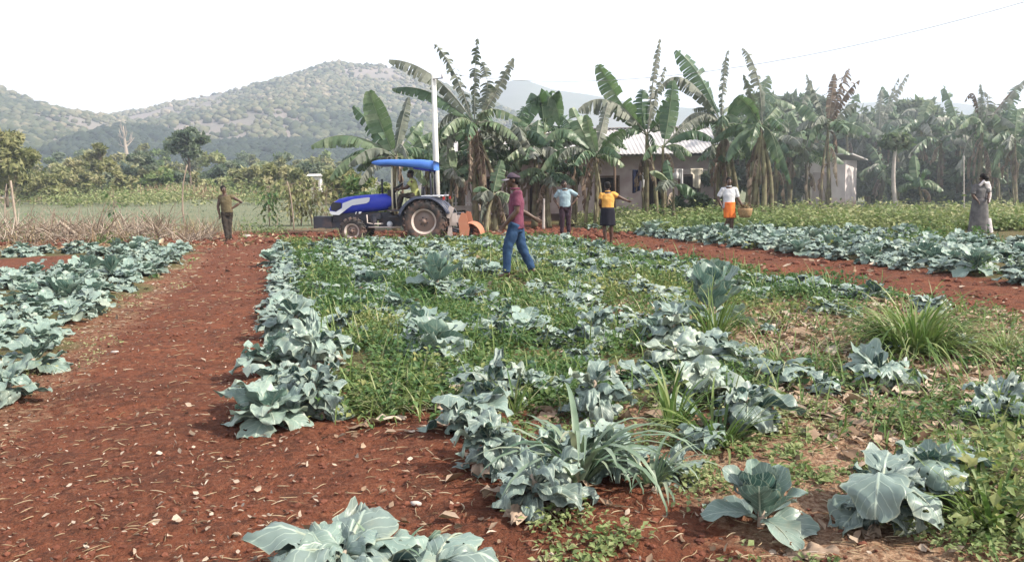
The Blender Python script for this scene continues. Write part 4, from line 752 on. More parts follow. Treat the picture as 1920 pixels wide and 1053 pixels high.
for sg in (-1, 1):
    wheel('rear_wheel', 0, sg * .66, .635, .635, .36, .36, 20, sg); wheel('front_wheel', tl(669.5, 0)[0], sg * .62, .385, .385, .25, .215, 16, sg)
    A = np.linspace(R(18), R(165), 22); mb = MB(); rr = .74; inn = sg * .40; ou = sg * .86
    top = np.array([[(rr * math.cos(a) * 1.02, y_, .62 + (rr if rr * math.sin(a) < .70 else rr) * min(math.sin(a), .97)) for y_ in (inn, (inn + ou) / 2, ou)] for a in A]); mb.grid(top)
    skirt = np.array([[(q * math.cos(a) * 1.02, inn, .62 + q * min(math.sin(a), .97)) for q in (.45, .74)] for a in A]); mb.grid(skirt)
    lip = np.array([[(q * math.cos(a) * 1.02, ou, .62 + q * min(math.sin(a), .97)) for q in (.69, .74)] for a in A]); mb.grid(lip)
    fo = mb.build('fender', MT['fender'], trac); md = fo.modifiers.new('t', 'SOLIDIFY'); md.thickness = .03
    mb = MB(); mb.box([.25, sg * .62, 1.375], [.62, .42, .03]); mb.build('fender_top', MT['silver'], fo, smooth=False)
    mb = MB(); mb.box([.60, sg * .78, 1.30], [.05, .14, .09]); mb.build('tail_light', simple('red lens', (.4, .03, .03), (.3, .02, .02), 3, .3), fo, smooth=False)
mb = MB(); mb.tube([(0, -.6, .635), (0, .6, .635)], .11, 12); mb.tube([(tl(669.5, 0)[0], -.6, .40), (tl(669.5, 0)[0], .6, .40)], .075, 10); mb.build('axle', MT['iron'], trac)
cz = lambda p: tl(0, p)[1]
can = loft(MB(), [stn(708, 304.5, 307, .56), stn(712, 302.5, 309, .66), stn(722, 300.5, 312, .70), stn(740, 300, 311, .71), stn(770, 300.3, 314, .71), stn(798, 301.2, 317.5, .71), stn(815, 303, 320.5, .70), stn(822, 304.5, 321, .66)], None, p=7).build('canopy', MT['canopy'], trac)
mb = MB(); loft(mb, [stn(785, 313, 318.5, .64), stn(800, 315, 321.5, .64), stn(816, 317, 323, .62)], None, p=5); mb.build('canopy_lining', MT['blue'], can)
for sg in (-1, 1):
    mb = MB(); mb.tube([(tl(742, 0)[0], sg * .38, tl(0, 392)[1]), (tl(742.5, 0)[0], sg * .42, tl(0, 350)[1]), (tl(744.5, 0)[0], sg * .50, tl(0, 310)[1])], .026, 8); mb.build('canopy_post', MT['cream'], trac)
    mb = MB(); mb.tube([(tl(815, 0)[0], sg * .46, tl(0, 368)[1]), (tl(814, 0)[0], sg * .48, tl(0, 318)[1])], .032, 8); mb.build('canopy_post', MT['iron'], trac)
mb = MB(); mb.box([tl(737, 0)[0], 0, tl(0, 372)[1]], [.22, .5, .55], taper=.8); mb.build('dashboard', MT['grille'], trac, smooth=False)
sw = np.array([tl(740, 0)[0] + .12, 0, tl(0, 351)[1]]); an = np.linspace(0, 2 * math.pi, 25); tilt = R(32); mb = MB(); mb.tube(np.stack([sw[0] + .2 * np.cos(an) * math.cos(tilt), .2 * np.sin(an), sw[2] + .2 * np.cos(an) * math.sin(tilt)], -1), .018, 6, cap=False)
mb.tube([sw, (sw[0] - .18, 0, sw[2] - .35)], .022, 6); mb.tube([sw - [.17, 0, .11], sw + [.17, 0, .11]], .012, 5); mb.build('steering_wheel', MT['grille'], trac)
mb = MB(); loft(mb, [(tl(772, 0)[0], tl(0, 374)[1], tl(0, 366)[1], .22), (tl(797, 0)[0], tl(0, 374)[1], tl(0, 366)[1], .24)], None); loft(mb, [(tl(794, 0)[0], tl(0, 372)[1], tl(0, 350)[1], .22), (tl(799, 0)[0], tl(0, 372)[1], tl(0, 350)[1], .21)], None); mb.box([tl(785, 0)[0], 0, tl(0, 382)[1]], [.36, .4, .3]); mb.build('seat', MT['grille'], trac)
mb = MB(); mb.box([tl(752, 0)[0], 0, tl(0, 393)[1]], [.62, 1.02, .05]); mb.box([tl(744, 0)[0], -.5, tl(0, 404)[1]], [.3, .22, .03]); mb.build('foot_platform', MT['iron'], trac, smooth=False)
for i, (px, h) in enumerate([(749, 362), (757, 360), (765, 366)]):
    mb = MB(); mb.tube([(tl(px, 0)[0], -.30 + i * .1, tl(0, 392)[1]), (tl(px - 1, 0)[0], -.3 + i * .1, tl(0, h)[1])], .012, 6); mb.ell((tl(px - 1, 0)[0], -.3 + i * .1, tl(0, h)[1]), (.025, .025, .03), 8); mb.build('lever', MT['cream'] if i == 0 else MT['iron'], trac)
mb = MB(); mb.tube([(tl(716, 0)[0], .28, tl(0, 366)[1]), (tl(716, 0)[0], .28, tl(0, 335)[1])], .03, 8); mb.build('exhaust', MT['iron'], trac)
# rear rotary tiller
X = lambda p: tl(p, 0)[0]
Zp = lambda p: tl(0, p)[1]
til = MB().prism([(X(872), Zp(398)), (X(880), Zp(400)), (X(886), Zp(428)), (X(884), Zp(440)), (X(868), Zp(440)), (X(866), Zp(412))], -.82, -.78).box([X(876), 0, Zp(434)], [.10, 1.62, .10]).prism([(X(872), Zp(398)), (X(880), Zp(400)), (X(886), Zp(428)), (X(884), Zp(440)), (X(868), Zp(440)), (X(866), Zp(412))], .78, .82).build('rotary_tiller', MT['orange'], trac, smooth=False)
A = np.linspace(R(-15), R(115), 14); mb = MB(); mb.grid(np.array([[(X(884) + .36 * math.cos(a), y_, Zp(442) + .40 * math.sin(a)) for y_ in np.linspace(-.78, .78, 9)] for a in A])); ho = mb.build('tiller_hood', MT['orange'], til); md = ho.modifiers.new('t', 'SOLIDIFY'); md.thickness = .02
mb = MB(); mb.box([X(856), 0, Zp(414)], [.34, .4, .30]); mb.box([X(857), -.5, Zp(408)], [.17, .10, .28], taper=.7); mb.box([X(848), -.48, Zp(398)], [.18, .12, .34], rot=Matrix.Rotation(R(25), 3, 'Y'), taper=.8); mb.box([X(848), -.48, Zp(432)], [.16, .1, .30], taper=.6); mb.build('gearbox', MT['rim'], til, smooth=False)
mb = MB()
for sg in (-1, 1): mb.tube([(X(835), sg * .35, Zp(428)), (X(872), sg * .55, Zp(436))], .035, 6); mb.tube([(X(830), sg * .3, Zp(396)), (X(852), sg * .42, Zp(394)), (X(868), sg * .5, Zp(432))], .028, 6)
mb.tube([(X(832), 0, Zp(404)), (X(872), 0, Zp(400))], .03, 6); mb.build('linkage', MT['iron'], til)
mb = MB(); mb.tube([(X(878), -.76, Zp(442)), (X(878), .76, Zp(442))], .05, 8)
for i in range(12):
    y_ = -.7 + i * .127
    for k in range(3): a = k * 2.09 + i * .5; mb.tube([(X(878), y_, Zp(442)), (X(878) + .16 * math.cos(a), y_, Zp(442) + .16 * math.sin(a)), (X(878) + .2 * math.cos(a + .3), y_ + .05, Zp(442) + .2 * math.sin(a + .3))], .014, 4)
mb.build('tiller_blades', MT['iron'], til)

# ------------------------------------------------------------------ people
dg_ = None
def fuse(mb, name, mat, parent, voxel=.011, smooth=4, disp=0.0, seed=0, loc=None):
    """one continuous skin: remesh the overlapping limbs into a single surface"""
    o = mb.build(name, mat, parent); md = o.modifiers.new('r', 'REMESH'); md.mode = 'VOXEL'; md.voxel_size = voxel
    sm = o.modifiers.new('s', 'SMOOTH'); sm.factor = .5; sm.iterations = smooth
    dg = bpy.context.evaluated_depsgraph_get(); me = bpy.data.meshes.new_from_object(o.evaluated_get(dg)); o.modifiers.clear(); me.name = name
    if disp:
        n = len(me.vertices); co = np.empty(n * 3); no = np.empty(n * 3); me.vertices.foreach_get('co', co); me.vertices.foreach_get('normal', no); co = co.reshape(-1, 3); no = no.reshape(-1, 3)
        f = fbm(co[:, 0] * 9 + co[:, 2] * 5, co[:, 1] * 9 + co[:, 2] * 11, 3, seed); co += no * (f * disp * 2)[:, None]; me.vertices.foreach_set('co', co.ravel())
    me.materials.clear(); me.materials.append(mat); me.polygons.foreach_set('use_smooth', np.ones(len(me.polygons), bool)); me.update(); o.data = me; return o
SKIN = simple('dark brown skin', (.085, .045, .030), (.060, .032, .022), 12, .5, .4); HAIR = simple('black hair', (.008, .007, .007), (.014, .012, .011), 40, .8, .2, bump=.5, bscale=90); EYEW = simple('eye white', (.6, .57, .54), (.55, .5, .5), 5, .3); EYEB = simple('pupil', (.01, .008, .008), (.01, .008, .008), 5, .2)
def person(feet_px, y, h, face, J, label, bare=(), sleeves=.55, shirt=None, pants=None, skirt=None, hat=None, hem=.0, hair=1.0, head_turn=0.0, look=None, skin=SKIN, grounded=True, leglen=1.0, seat=False, parent_z=None, group=None, shirt_disp=.012, extra=None):
    """face: heading in degrees, 0 = towards the camera, 90 = picture left, -90 = picture right, 180 = away.  J: joint overrides (x right, y away, z up) in metres for a 1.7 m figure"""
    k = h / 1.7; ft = P(*feet_px, y)
    if grounded: ft[2] = Hs(ft[0], ft[1])
    if parent_z is not None: ft[2] = parent_z
    e = empty('person', ft, label, 'person', group)
    th = R(face); F = np.array([-math.sin(th), -math.cos(th), 0]); RT = np.array([F[1], -F[0], 0])      # forward, the figure's right
    th2 = R(face + head_turn); HF = np.array([-math.sin(th2), -math.cos(th2), 0]); HR = np.array([HF[1], -HF[0], 0]); up = np.array([0, 0, 1.0])
    j = {'pelvis': up * .90, 'chest': up * 1.22, 'neck': up * 1.43, 'head': up * 1.575 + F * .02}
    for s, n in ((1, 'r'), (-1, 'l')):
        j['sh_' + n] = up * 1.37 + RT * s * .185; j['el_' + n] = up * 1.09 + RT * s * .225 - F * .03; j['wr_' + n] = up * .84 + RT * s * .23 + F * .05
        j['hip_' + n] = up * .88 + RT * s * .095; j['kn_' + n] = up * .48 + RT * s * .10 + F * .02; j['an_' + n] = up * .075 + RT * s * .105 - F * .01; j['toe_' + n] = j['an_' + n] + F * .17 - up * .05
    for a, b in J.items():
        j[a] = np.asarray(b, float)
        if a[:2] == 'an' and 'toe' + a[2:] not in J: j['toe' + a[2:]] = j[a] + F * .17 - up * .05
    j = {a: b * k for a, b in j.items()}; RTa = norm(j['sh_r'] - j['sh_l'])
    mb = MB()
    def T(pts, rad, n=12, ref=None): mb.tube(np.array(pts), np.asarray(rad, float) * k, n, ref=ref)
    def limb(a, b, c, r0, r1, r2, r3):
        a, b, c = j[a], j[b], j[c]; T([a + (a - b) * .10, a, a * .5 + b * .5, b, b * .65 + c * .35, c], [r0 * .7, r0, (r0 + r1) / 2 * 1.02, r1, r2, r3]); mb.ell(a, np.full(3, r0 * k), 10); mb.ell(b, np.full(3, r1 * k), 10)
    wst = j['pelvis'] * .55 + j['chest'] * .45
    T([j['pelvis'] - up * .10 * k, j['pelvis'], wst, j['chest'], j['chest'] * .35 + j['neck'] * .65, j['neck']], [(.11, .08), (.155, .105), (.135, .095), (.165, .108), (.15, .085), (.06, .055)], 18, ref=RTa)
    T([j['neck'] - up * .04 * k, j['neck'] * .4 + j['head'] * .6], [.062, .052], 12)
    hc = j['head']; rot = np.stack([HR, HF, up], 1)
    E = lambda c, rr, n=14: mb.ell(hc + rot @ (np.array(c) * k), np.array(rr) * k, n, rot=rot)
    E((0, -.012, .035), (.076, .096, .088), 18); E((0, .030, -.035), (.058, .062, .075), 16); E((0, .062, -.082), (.030, .028, .026)); E((0, .092, -.012), (.014, .022, .018)); E((0, .085, .008), (.009, .016, .03)); E((0, .082, -.052), (.026, .014, .014)); E((0, .080, .032), (.050, .014, .012))
    for s in (-1, 1): E((s * .078, -.008, -.005), (.012, .022, .034)); E((s * .042, .058, -.02), (.018, .02, .016))
    for n in 'rl':
        limb('sh_' + n, 'el_' + n, 'wr_' + n, .056, .043, .044, .028)
        s = 1 if n == 'r' else -1; w_, d = j['wr_' + n], norm(j['wr_' + n] - j['el_' + n]); sd_ = np.cross(d, RT * s + F * .3); sd_ = norm(sd_) if np.linalg.norm(sd_) > .2 else F; nn = np.cross(sd_, d)
        T([w_ - d * .02 * k, w_ + d * .03 * k, w_ + d * .088 * k], [(.028, .020), (.040, .017), (.042, .015)], 10, ref=sd_)
        for i, (o_, ln) in enumerate(((.030, .066), (.010, .076), (-.011, .071), (-.031, .055))):
            b0 = w_ + (d * .082 + sd_ * o_) * k; b1 = b0 + (d * ln * .5 + nn * .012) * k; b2 = b1 + (d * ln * .4 + nn * .028) * k; T([b0, b1, b2], [.0095, .009, .007], 6)
        b0 = w_ + (d * .03 + sd_ * .034) * k; T([b0, b0 + (d * .028 + sd_ * .028) * k, b0 + (d * .058 + sd_ * .030 + nn * .012) * k], [.012, .0105, .008], 6)
        limb('hip_' + n, 'kn_' + n, 'an_' + n, .088, .058, .060, .040)
        a_, t_ = j['an_' + n], j['toe_' + n]; T([a_ - norm(t_ - a_) * .05 * k - up * .035 * k, a_ - up * .02 * k, (a_ + t_) / 2 - up * .02 * k, t_], [(.034, .032), (.042, .045), (.045, .030), (.036, .018)], 10, ref=np.cross(norm(t_ - a_), up))
    body = fuse(mb, 'body', skin, e, .0105 * k, 3)
    for s in (-1, 1):
        m2 = MB(); m2.ell(hc + rot @ (np.array((s * .033, .079, .012)) * k), np.array((.015, .010, .009)) * k, 10, rot=rot); eo = m2.build('eye', EYEW, e)
        m2 = MB(); m2.ell(hc + rot @ (np.array((s * .033, .0865, .012)) * k), np.array((.006, .004, .006)) * k, 8, rot=rot); m2.build('pupil', EYEB, eo)
    if hair:
        m2 = MB(); m2.ell(hc + rot @ (np.array((0, -.022, .050)) * k), np.array((.084, .098, .086)) * k * (1 + .02 * hair), 20, rot=rot); m2.ell(hc + rot @ (np.array((0, -.065, .0)) * k), np.array((.070, .050, .070)) * k, 14, rot=rot)
        if hair > 1: m2.ell(hc + rot @ (np.array((0, -.13, -.01)) * k), np.array((.055, .05, .055)) * k, 12, rot=rot)
        fuse(m2, 'hair', HAIR, e, .010, 2, .006)
    def cloth(nm, mat, tubes, disp=.012, vox=.013):
        m2 = MB()
        for pts, rad, ref in tubes: m2.tube(np.array(pts), np.asarray(rad, float) * k, 16, ref=ref)
        return fuse(m2, nm, mat, e, vox, 3, disp, 3)
    if shirt is not None:
        hemz = j['pelvis'] - up * (.02 + hem) * k; tb = [([hemz, j['pelvis'], wst, j['chest'], j['chest'] * .3 + j['neck'] * .7, j['neck'] * .97 + up * .0], [(.180, .130), (.180, .128), (.168, .120), (.186, .126), (.165, .100), (.072, .066)], RTa)]
        for n in 'rl':
            a, b = j['sh_' + n], j['el_' + n]; tb.append(([j['neck'] * .55 + a * .45 - up * .035 * k, a * 1.0, a * (1 - sleeves * .5) + b * sleeves * .5, a * (1 - sleeves) + b * sleeves], [.060, .074, .070, .068], None)) if sleeves else None
        so = cloth('shirt', shirt, tb, shirt_disp)
        tbc = [([j['neck'] - up * .02 * k, j['neck'] + up * .025 * k], [.074, .066], None)]
        if sleeves > .3: m2 = MB(); an = np.linspace(0, 6.283, 17); m2.tube(np.stack([np.cos(an) * .066 * k, np.sin(an) * .060 * k, np.full(17, .012 * k)], -1) + j['neck'] + F * .008, .016 * k, 6, cap=False); m2.build('collar', shirt, so)
    if pants is not None:
        tb = [([j['pelvis'] - up * .13 * k, j['pelvis'], j['pelvis'] + up * .06 * k], [(.15, .11), (.172, .122), (.165, .118)], RTa)]
        for n in 'rl': tb.append(([j['hip_' + n] + up * .02, j['hip_' + n] * .5 + j['kn_' + n] * .5, j['kn_' + n], j['kn_' + n] * .55 + j['an_' + n] * .45, j['an_' + n] + up * .01], [.104, .094, .078, .074, .062], None))
        cloth('trousers', pants, tb, .014)
    if skirt is not None:
        mat, lo, r0, r1 = skirt; base = (j['kn_l'] + j['kn_r']) / 2; top = j['pelvis'] + up * .10 * k; bt = np.array([base[0], base[1], lo * k])
        m2 = MB(); K = 14; an = np.linspace(0, 6.283, 40, endpoint=False); rows = []
        for i in range(K):
            q = i / (K - 1); c = top * (1 - q) + bt * q; rr = (.165 + (r0 - .165) * min(1, q * 4)) * (1 - q) + r1 * q; fold = 1 + .07 * q * np.sin(an * 7 + 1.3) + .04 * q * np.sin(an * 3)
            rows.append(np.stack([c[0] + (RT[0] * np.cos(an) * rr + F[0] * np.sin(an) * rr * .78) * k * fold, c[1] + (RT[1] * np.cos(an) * rr + F[1] * np.sin(an) * rr * .78) * k * fold, np.full(40, c[2])], -1))
        m2.grid(np.array(rows), closed=True); so = m2.build('skirt', mat, e); md = so.modifiers.new('t', 'SOLIDIFY'); md.thickness = .012
    if hat is not None:
        m2 = MB(); c = lambda q: hc + rot @ (np.array(q) * k); rows = []; an = np.linspace(0, 6.283, 28, endpoint=False)
        for q in np.linspace(0, 1, 9): rows.append([c((.092 * math.cos(a) * math.cos(q * 1.5), -.012 + .110 * math.sin(a) * math.cos(q * 1.5), .040 + .092 * math.sin(q * 1.5))) for a in an])
        m2.grid(np.array(rows), closed=True); ho = m2.build('cap', hat, e); md = ho.modifiers.new('t', 'SOLIDIFY'); md.thickness = .008
        m2 = MB(); vis = np.array([[c((.080 * s, .055 + q * .135 * math.sqrt(max(0, 1 - .75 * s * s)), .040 - .03 * q - .02 * s * s)) for s in np.linspace(-1, 1, 11)] for q in (0, .5, 1)]); m2.grid(vis); vo = m2.build('visor', simple('grey visor', (.30, .27, .29), (.22, .2, .22), 20, .8), ho); md = vo.modifiers.new('t', 'SOLIDIFY'); md.thickness = .008
    return e, j, ft
def denim(nm, a, b): return simple(nm, a, b, 7, .9, .15, bump=.35, bscale=16, dist=.02, lo=.3, hi=.65)
MAROON = denim('maroon polo shirt', (.17, .052, .085), (.10, .032, .058)); JEANS = denim('blue jeans', (.035, .075, .15), (.015, .035, .085)); CAP = simple('faded purple cap', (.085, .06, .085), (.06, .045, .065), 20, .85)
person((966, 530), 13.75, 1.70, 90, {'el_r': (.13, .17, 1.08), 'wr_r': (.33, .19, .96), 'sh_r': (.07, .16, 1.36), 'sh_l': (.05, -.19, 1.36), 'el_l': (.045, -.22, 1.09), 'wr_l': (-.155, -.20, .865), 'neck': (.03, 0, 1.43), 'head': (-.01, -.01, 1.575), 'chest': (.04, 0, 1.22), 'pelvis': (.03, 0, .88),
    'hip_l': (.02, -.09, .87), 'kn_l': (-.12, -.10, .50), 'an_l': (-.13, -.10, .10), 'hip_r': (.05, .09, .87), 'kn_r': (.12, .09, .50), 'an_r': (.28, .09, .13)},
    'man in a cap, maroon polo shirt and blue jeans walking left through the cabbages', shirt=MAROON, pants=JEANS, sleeves=.72, hat=CAP, hem=.06, head_turn=0)
OLV = denim('olive brown sleeveless shirt', (.135, .11, .065), (.085, .07, .04)); DKT = denim('dark brown trousers', (.055, .045, .038), (.03, .025, .022))
person((427, 452), 25.9, 1.68, -48, {'el_r': (-.235, -.02, 1.06), 'wr_r': (-.19, -.05, .82), 'sh_r': (-.18, .05, 1.36), 'sh_l': (.17, .05, 1.37), 'el_l': (.44, .12, 1.19), 'wr_l': (.17, -.02, .99), 'head': (-.05, 0, 1.575), 'neck': (-.02, 0, 1.43), 'chest': (.0, 0, 1.22), 'pelvis': (.03, 0, .90), 'hip_l': (.10, .03, .88), 'hip_r': (-.06, -.02, .88), 'kn_l': (.06, .03, .46), 'kn_r': (-.03, -.05, .46), 'an_l': (.06, .03, .07), 'an_r': (.01, -.06, .07)},
    'man in an olive sleeveless shirt standing hand on hip at the end of the path', shirt=OLV, pants=DKT, sleeves=.22, head_turn=20)
BLU = denim('pale blue grey shirt', (.30, .40, .44), (.20, .28, .33))
person((1060, 440), 26.2, 1.68, -8, {'sh_r': (-.18, .0, 1.36), 'el_r': (-.33, .06, 1.13), 'wr_r': (-.22, -.10, .93), 'sh_l': (.18, .0, 1.36), 'el_l': (.42, .05, 1.20), 'wr_l': (.24, -.06, .98), 'head': (-.02, -.02, 1.575)},
    'man in a pale blue shirt standing with arms akimbo before the banana trunks', shirt=BLU, pants=denim('dark maroon trousers', (.05, .028, .04), (.03, .018, .026)), sleeves=.8, head_turn=-12)
YEL = denim('orange yellow blouse', (.62, .36, .10), (.52, .25, .06))
person((1140, 461), 22.7, 1.64, 172, {'sh_r': (.17, 0, 1.36), 'el_r': (.36, .06, 1.26), 'wr_r': (.55, .10, 1.17), 'sh_l': (-.17, 0, 1.36), 'el_l': (-.22, .0, 1.10), 'wr_l': (-.17, .16, .98), 'an_l': (-.06, -.02, .07), 'an_r': (.10, .06, .07)},
    'woman in an orange yellow blouse and black skirt seen from behind, arm held out', shirt=YEL, skirt=(denim('black skirt', (.016, .016, .026), (.01, .01, .016)), .50, .185, .20), sleeves=.5, hem=.02, head_turn=10)
WHT = denim('white shirt', (.58, .58, .60), (.44, .44, .48)); ORG = denim('orange wrap', (.75, .20, .04), (.55, .12, .03))
wm, wj, wf = person((1366, 441), 24.3, 1.70, 12, {'sh_r': (-.18, 0, 1.36), 'el_r': (-.30, .03, 1.12), 'wr_r': (-.24, -.10, .90), 'sh_l': (.18, 0, 1.36), 'el_l': (.26, .02, 1.10), 'wr_l': (.35, -.12, .90), 'kn_r': (-.04, -.10, .50), 'an_r': (-.13, .10, .13), 'kn_l': (.07, -.06, .46), 'an_l': (.06, -.02, .06)},
    'man in a white shirt and orange wrap carrying a basket across the far cabbages', shirt=WHT, skirt=(ORG, .56, .155, .15), sleeves=.85, hem=.05)
mb = MB(); rows = [[(rr * math.cos(a), rr * math.sin(a), z) for a in np.linspace(0, 6.283, 24, endpoint=False)] for rr, z in ((.02, .0), (.13, .0), (.18, .08), (.20, .2), (.205, .26))]; mb.grid(np.array(rows), closed=True)
bk = mb.build('basket', simple('woven cane', (.34, .22, .11), (.2, .12, .06), 30, .8, bump=.6, bscale=60), loc=wf + np.array([.42, -.16, .56])); tag(bk, 'round woven basket held at the side of the man in white', 'basket'); md = bk.modifiers.new('t', 'SOLIDIFY'); md.thickness = .015
mb = MB(); an = np.linspace(0, math.pi, 14); mb.tube(np.stack([.2 * np.cos(an), 0 * an, .25 + .16 * np.sin(an)], -1), .012, 6); mb.build('handle', MT['frame'], bk)
mb = MB(); leaf_cloud(mb, np.array([[0, 0, .24]]), np.array([.16]), 60, .09, np.random.default_rng(3)); mb.build('contents', MT['straw'], bk, smooth=False)
GRY = denim('mottled grey cloth', (.17, .165, .165), (.085, .08, .085)); WB = denim('white shawl', (.66, .62, .62), (.5, .46, .48))
person((1834, 449), 22.6, 1.64, 200, {'sh_r': (.14, 0, 1.36), 'el_r': (.19, -.10, 1.12), 'wr_r': (.12, -.20, .98), 'sh_l': (-.15, .02, 1.34), 'el_l': (-.22, -.05, 1.08), 'wr_l': (-.16, -.16, .96), 'head': (.06, 0, 1.56), 'neck': (.03, 0, 1.42)},
    'person in a long mottled grey dress and white shawl standing at the right edge', shirt=GRY, skirt=(GRY, .04, .19, .24), sleeves=.85, hair=1.6, hem=-.02, head_turn=-40)
se = [o for o in bpy.data.objects if o.get('label', '').startswith('person in a long mottled')][0]
mb = MB(); mb.tube(np.array([(-.10, -.13, 1.30), (.02, -.12, 1.40), (.12, -.09, 1.36), (.19, -.05, 1.22), (.20, -.06, 1.02), (.17, -.08, .86)]), [(.05, .03), (.07, .04), (.085, .05), (.085, .055), (.075, .05), (.05, .03)], 12, ref=(1, 0, .2)); fuse(mb, 'shawl', WB, se, .013, 3, .015)
mb = MB(); mb.tube(np.array([(.22, -.10, .45), (.24, -.12, .2), (.27, -.14, .06)]), [(.05, .02), (.06, .025), (.05, .02)], 10, ref=(1, 0, 0)); fuse(mb, 'hem_cloth', WB, se, .012, 2, .01)
# driver on the tractor seat
sz = tp0[2] + tl(0, 366)[1]; hx = (780 - TPX) / TS
person((780, 452), TY, 1.66, 90, {a: np.array(b) + [0, 0, 0] for a, b in {'pelvis': (.04, 0, .10), 'chest': (-.02, 0, .40), 'neck': (-.07, 0, .60), 'head': (-.12, 0, .745), 'sh_l': (-.05, -.18, .54), 'sh_r': (-.05, .18, .54), 'el_l': (-.25, -.22, .33), 'el_r': (-.25, .22, .33), 'wr_l': (-.46, -.16, .30), 'wr_r': (-.46, .16, .30),
    'hip_l': (.0, -.10, .08), 'hip_r': (.0, .10, .08), 'kn_l': (-.40, -.18, .10), 'kn_r': (-.40, .18, .10), 'an_l': (-.52, -.20, -.28), 'an_r': (-.52, .20, -.28)}.items()},
    'driver in a yellow green shirt sitting under the tractor canopy with hands on the wheel', shirt=denim('yellow green shirt', (.42, .44, .17), (.26, .28, .10)), pants=DKT, sleeves=.6, grounded=False, parent_z=sz - .10)

# ------------------------------------------------------------------ cabbages
def cab_leaf(mb, base, az, e0, bend, L, W, r, ns=9, nw=9, cup=.25, ruff=.05, roll=0.0, t=.5, crump=0.0):
    tt = np.linspace(0, 1, ns); el = e0 - bend * tt ** 1.25; d = np.array([math.cos(az), math.sin(az), 0]); zz = np.array([0, 0, 1.0])
    Tn = d[None] * np.cos(el)[:, None] + zz[None] * np.sin(el)[:, None]; C = np.vstack([[0, 0, 0], np.cumsum((Tn[1:] + Tn[:-1]) / 2 * L / (ns - 1), 0)]) + base
    S = np.repeat(np.array([[-math.sin(az), math.cos(az), 0]]), ns, 0); N = np.cross(Tn, S); N = np.where(N[:, 2:] * 0 + (np.sum(N * zz, -1, keepdims=True) < 0) * (tt[:, None] < .3), -N, N); N = np.cross(S, Tn) * -1
    ro = roll * tt[:, None]; S2 = S * np.cos(ro) + N * np.sin(ro); N2 = N * np.cos(ro) - S * np.sin(ro)
    q = np.clip((tt - .14) / .86, 0, 1); wd = np.maximum(.035 * W, W * .5 * np.sin(math.pi * np.clip(q * .93 + .0, 0, 1) ** .8) ** .62)
    wd = wd * (1 + .07 * np.sin(tt * 19 + r.uniform(0, 6)))
    s = np.linspace(-1, 1, nw); ph = r.uniform(0, 6.28, 2); A = np.abs(s)
    bump = cup * W * .5 * (s[None] ** 2) * (wd[:, None] / (W * .5))
    rf = ruff * L * A[None] ** 1.6 * np.where(s[None] < 0, np.sin(tt[:, None] * r.uniform(11, 17) + ph[0]), np.sin(tt[:, None] * r.uniform(11, 17) + ph[1])) * q[:, None] ** .3
    veins = .012 * L * np.sin((tt[:, None] * 7 - A[None] * 2.6) * 6.28) * np.minimum(A[None] * 3, 1) * q[:, None]
    cr = crump * L * fbm(s[None] * 2.2 + ph[0] * 9, tt[:, None] * 4.5 + ph[1] * 9, 3, 7) * 2.0
    h = bump + rf + veins + cr; jg = 1 + .16 * (fbm(tt[:, None] * 9 + ph[0] * 7, np.sign(s[None]) * 3 + ph[1] * 5, 3, 9)) * 2 * A[None]; up = -N2 if np.mean(N2[:3, 2]) < 0 else N2
    mb.grid(C[:, None] + S2[:, None] * (s[None] * wd[:, None] * jg)[..., None] + up[:, None] * h[..., None], 0, None, t)
    k = max(2, int(ns * .8)); mb.tube(C[:k] - up[:k] * .004, np.linspace(.011, .003, k) * (L / .35), 5, t=1.0)
def cabbage_leaves(kind, r, size=1.0):
    """leaf parameters of one plant"""
    out = []
    U_ = r.uniform
    if kind == 'upright':
        n = 17
        for i in range(n): f = i / (n - 1); out.append(dict(az=i * 2.4 + r.normal(0, .2), e0=R((8 if i < 5 else 34) + 44 * f), bend=R((58 if i < 5 else 26) - 22 * f + r.normal(0, 12)), L=size * (.36 - .12 * f) * U_(.8, 1.15), W=size * (.24 - .07 * f) * U_(.85, 1.1), cup=.30, ruff=.05, h=.05 + .07 * f, crump=.03))
    elif kind == 'open':
        n = 21
        for i in range(n): f = i / (n - 1); out.append(dict(az=i * 2.4 + r.normal(0, .4), e0=R(2 + 52 * f + r.normal(0, 11)), bend=R(70 - 25 * f + r.normal(0, 28)), L=size * (.28 - .09 * f) * U_(.65, 1.25), W=size * (.19 - .04 * f) * U_(.75, 1.15), cup=.12, ruff=.08, h=.07 + .09 * f, crump=.10))
    else:
        n = 32
        for i in range(n): f = i / (n - 1); nar = .5 if i % 3 == 1 else 1.0; out.append(dict(az=i * 2.4 + r.normal(0, .7), e0=R(4 + 44 * f + r.normal(0, 18)), bend=R(105 - 15 * f + r.normal(0, 34)), L=size * (.32 - .11 * f) * U_(.5, 1.25), W=size * (.19 - .05 * f) * U_(.6, 1.3) * nar, cup=r.normal(-.2, .35), ruff=.09 / nar ** .5, h=.06 + .12 * f, crump=.15))
    return out
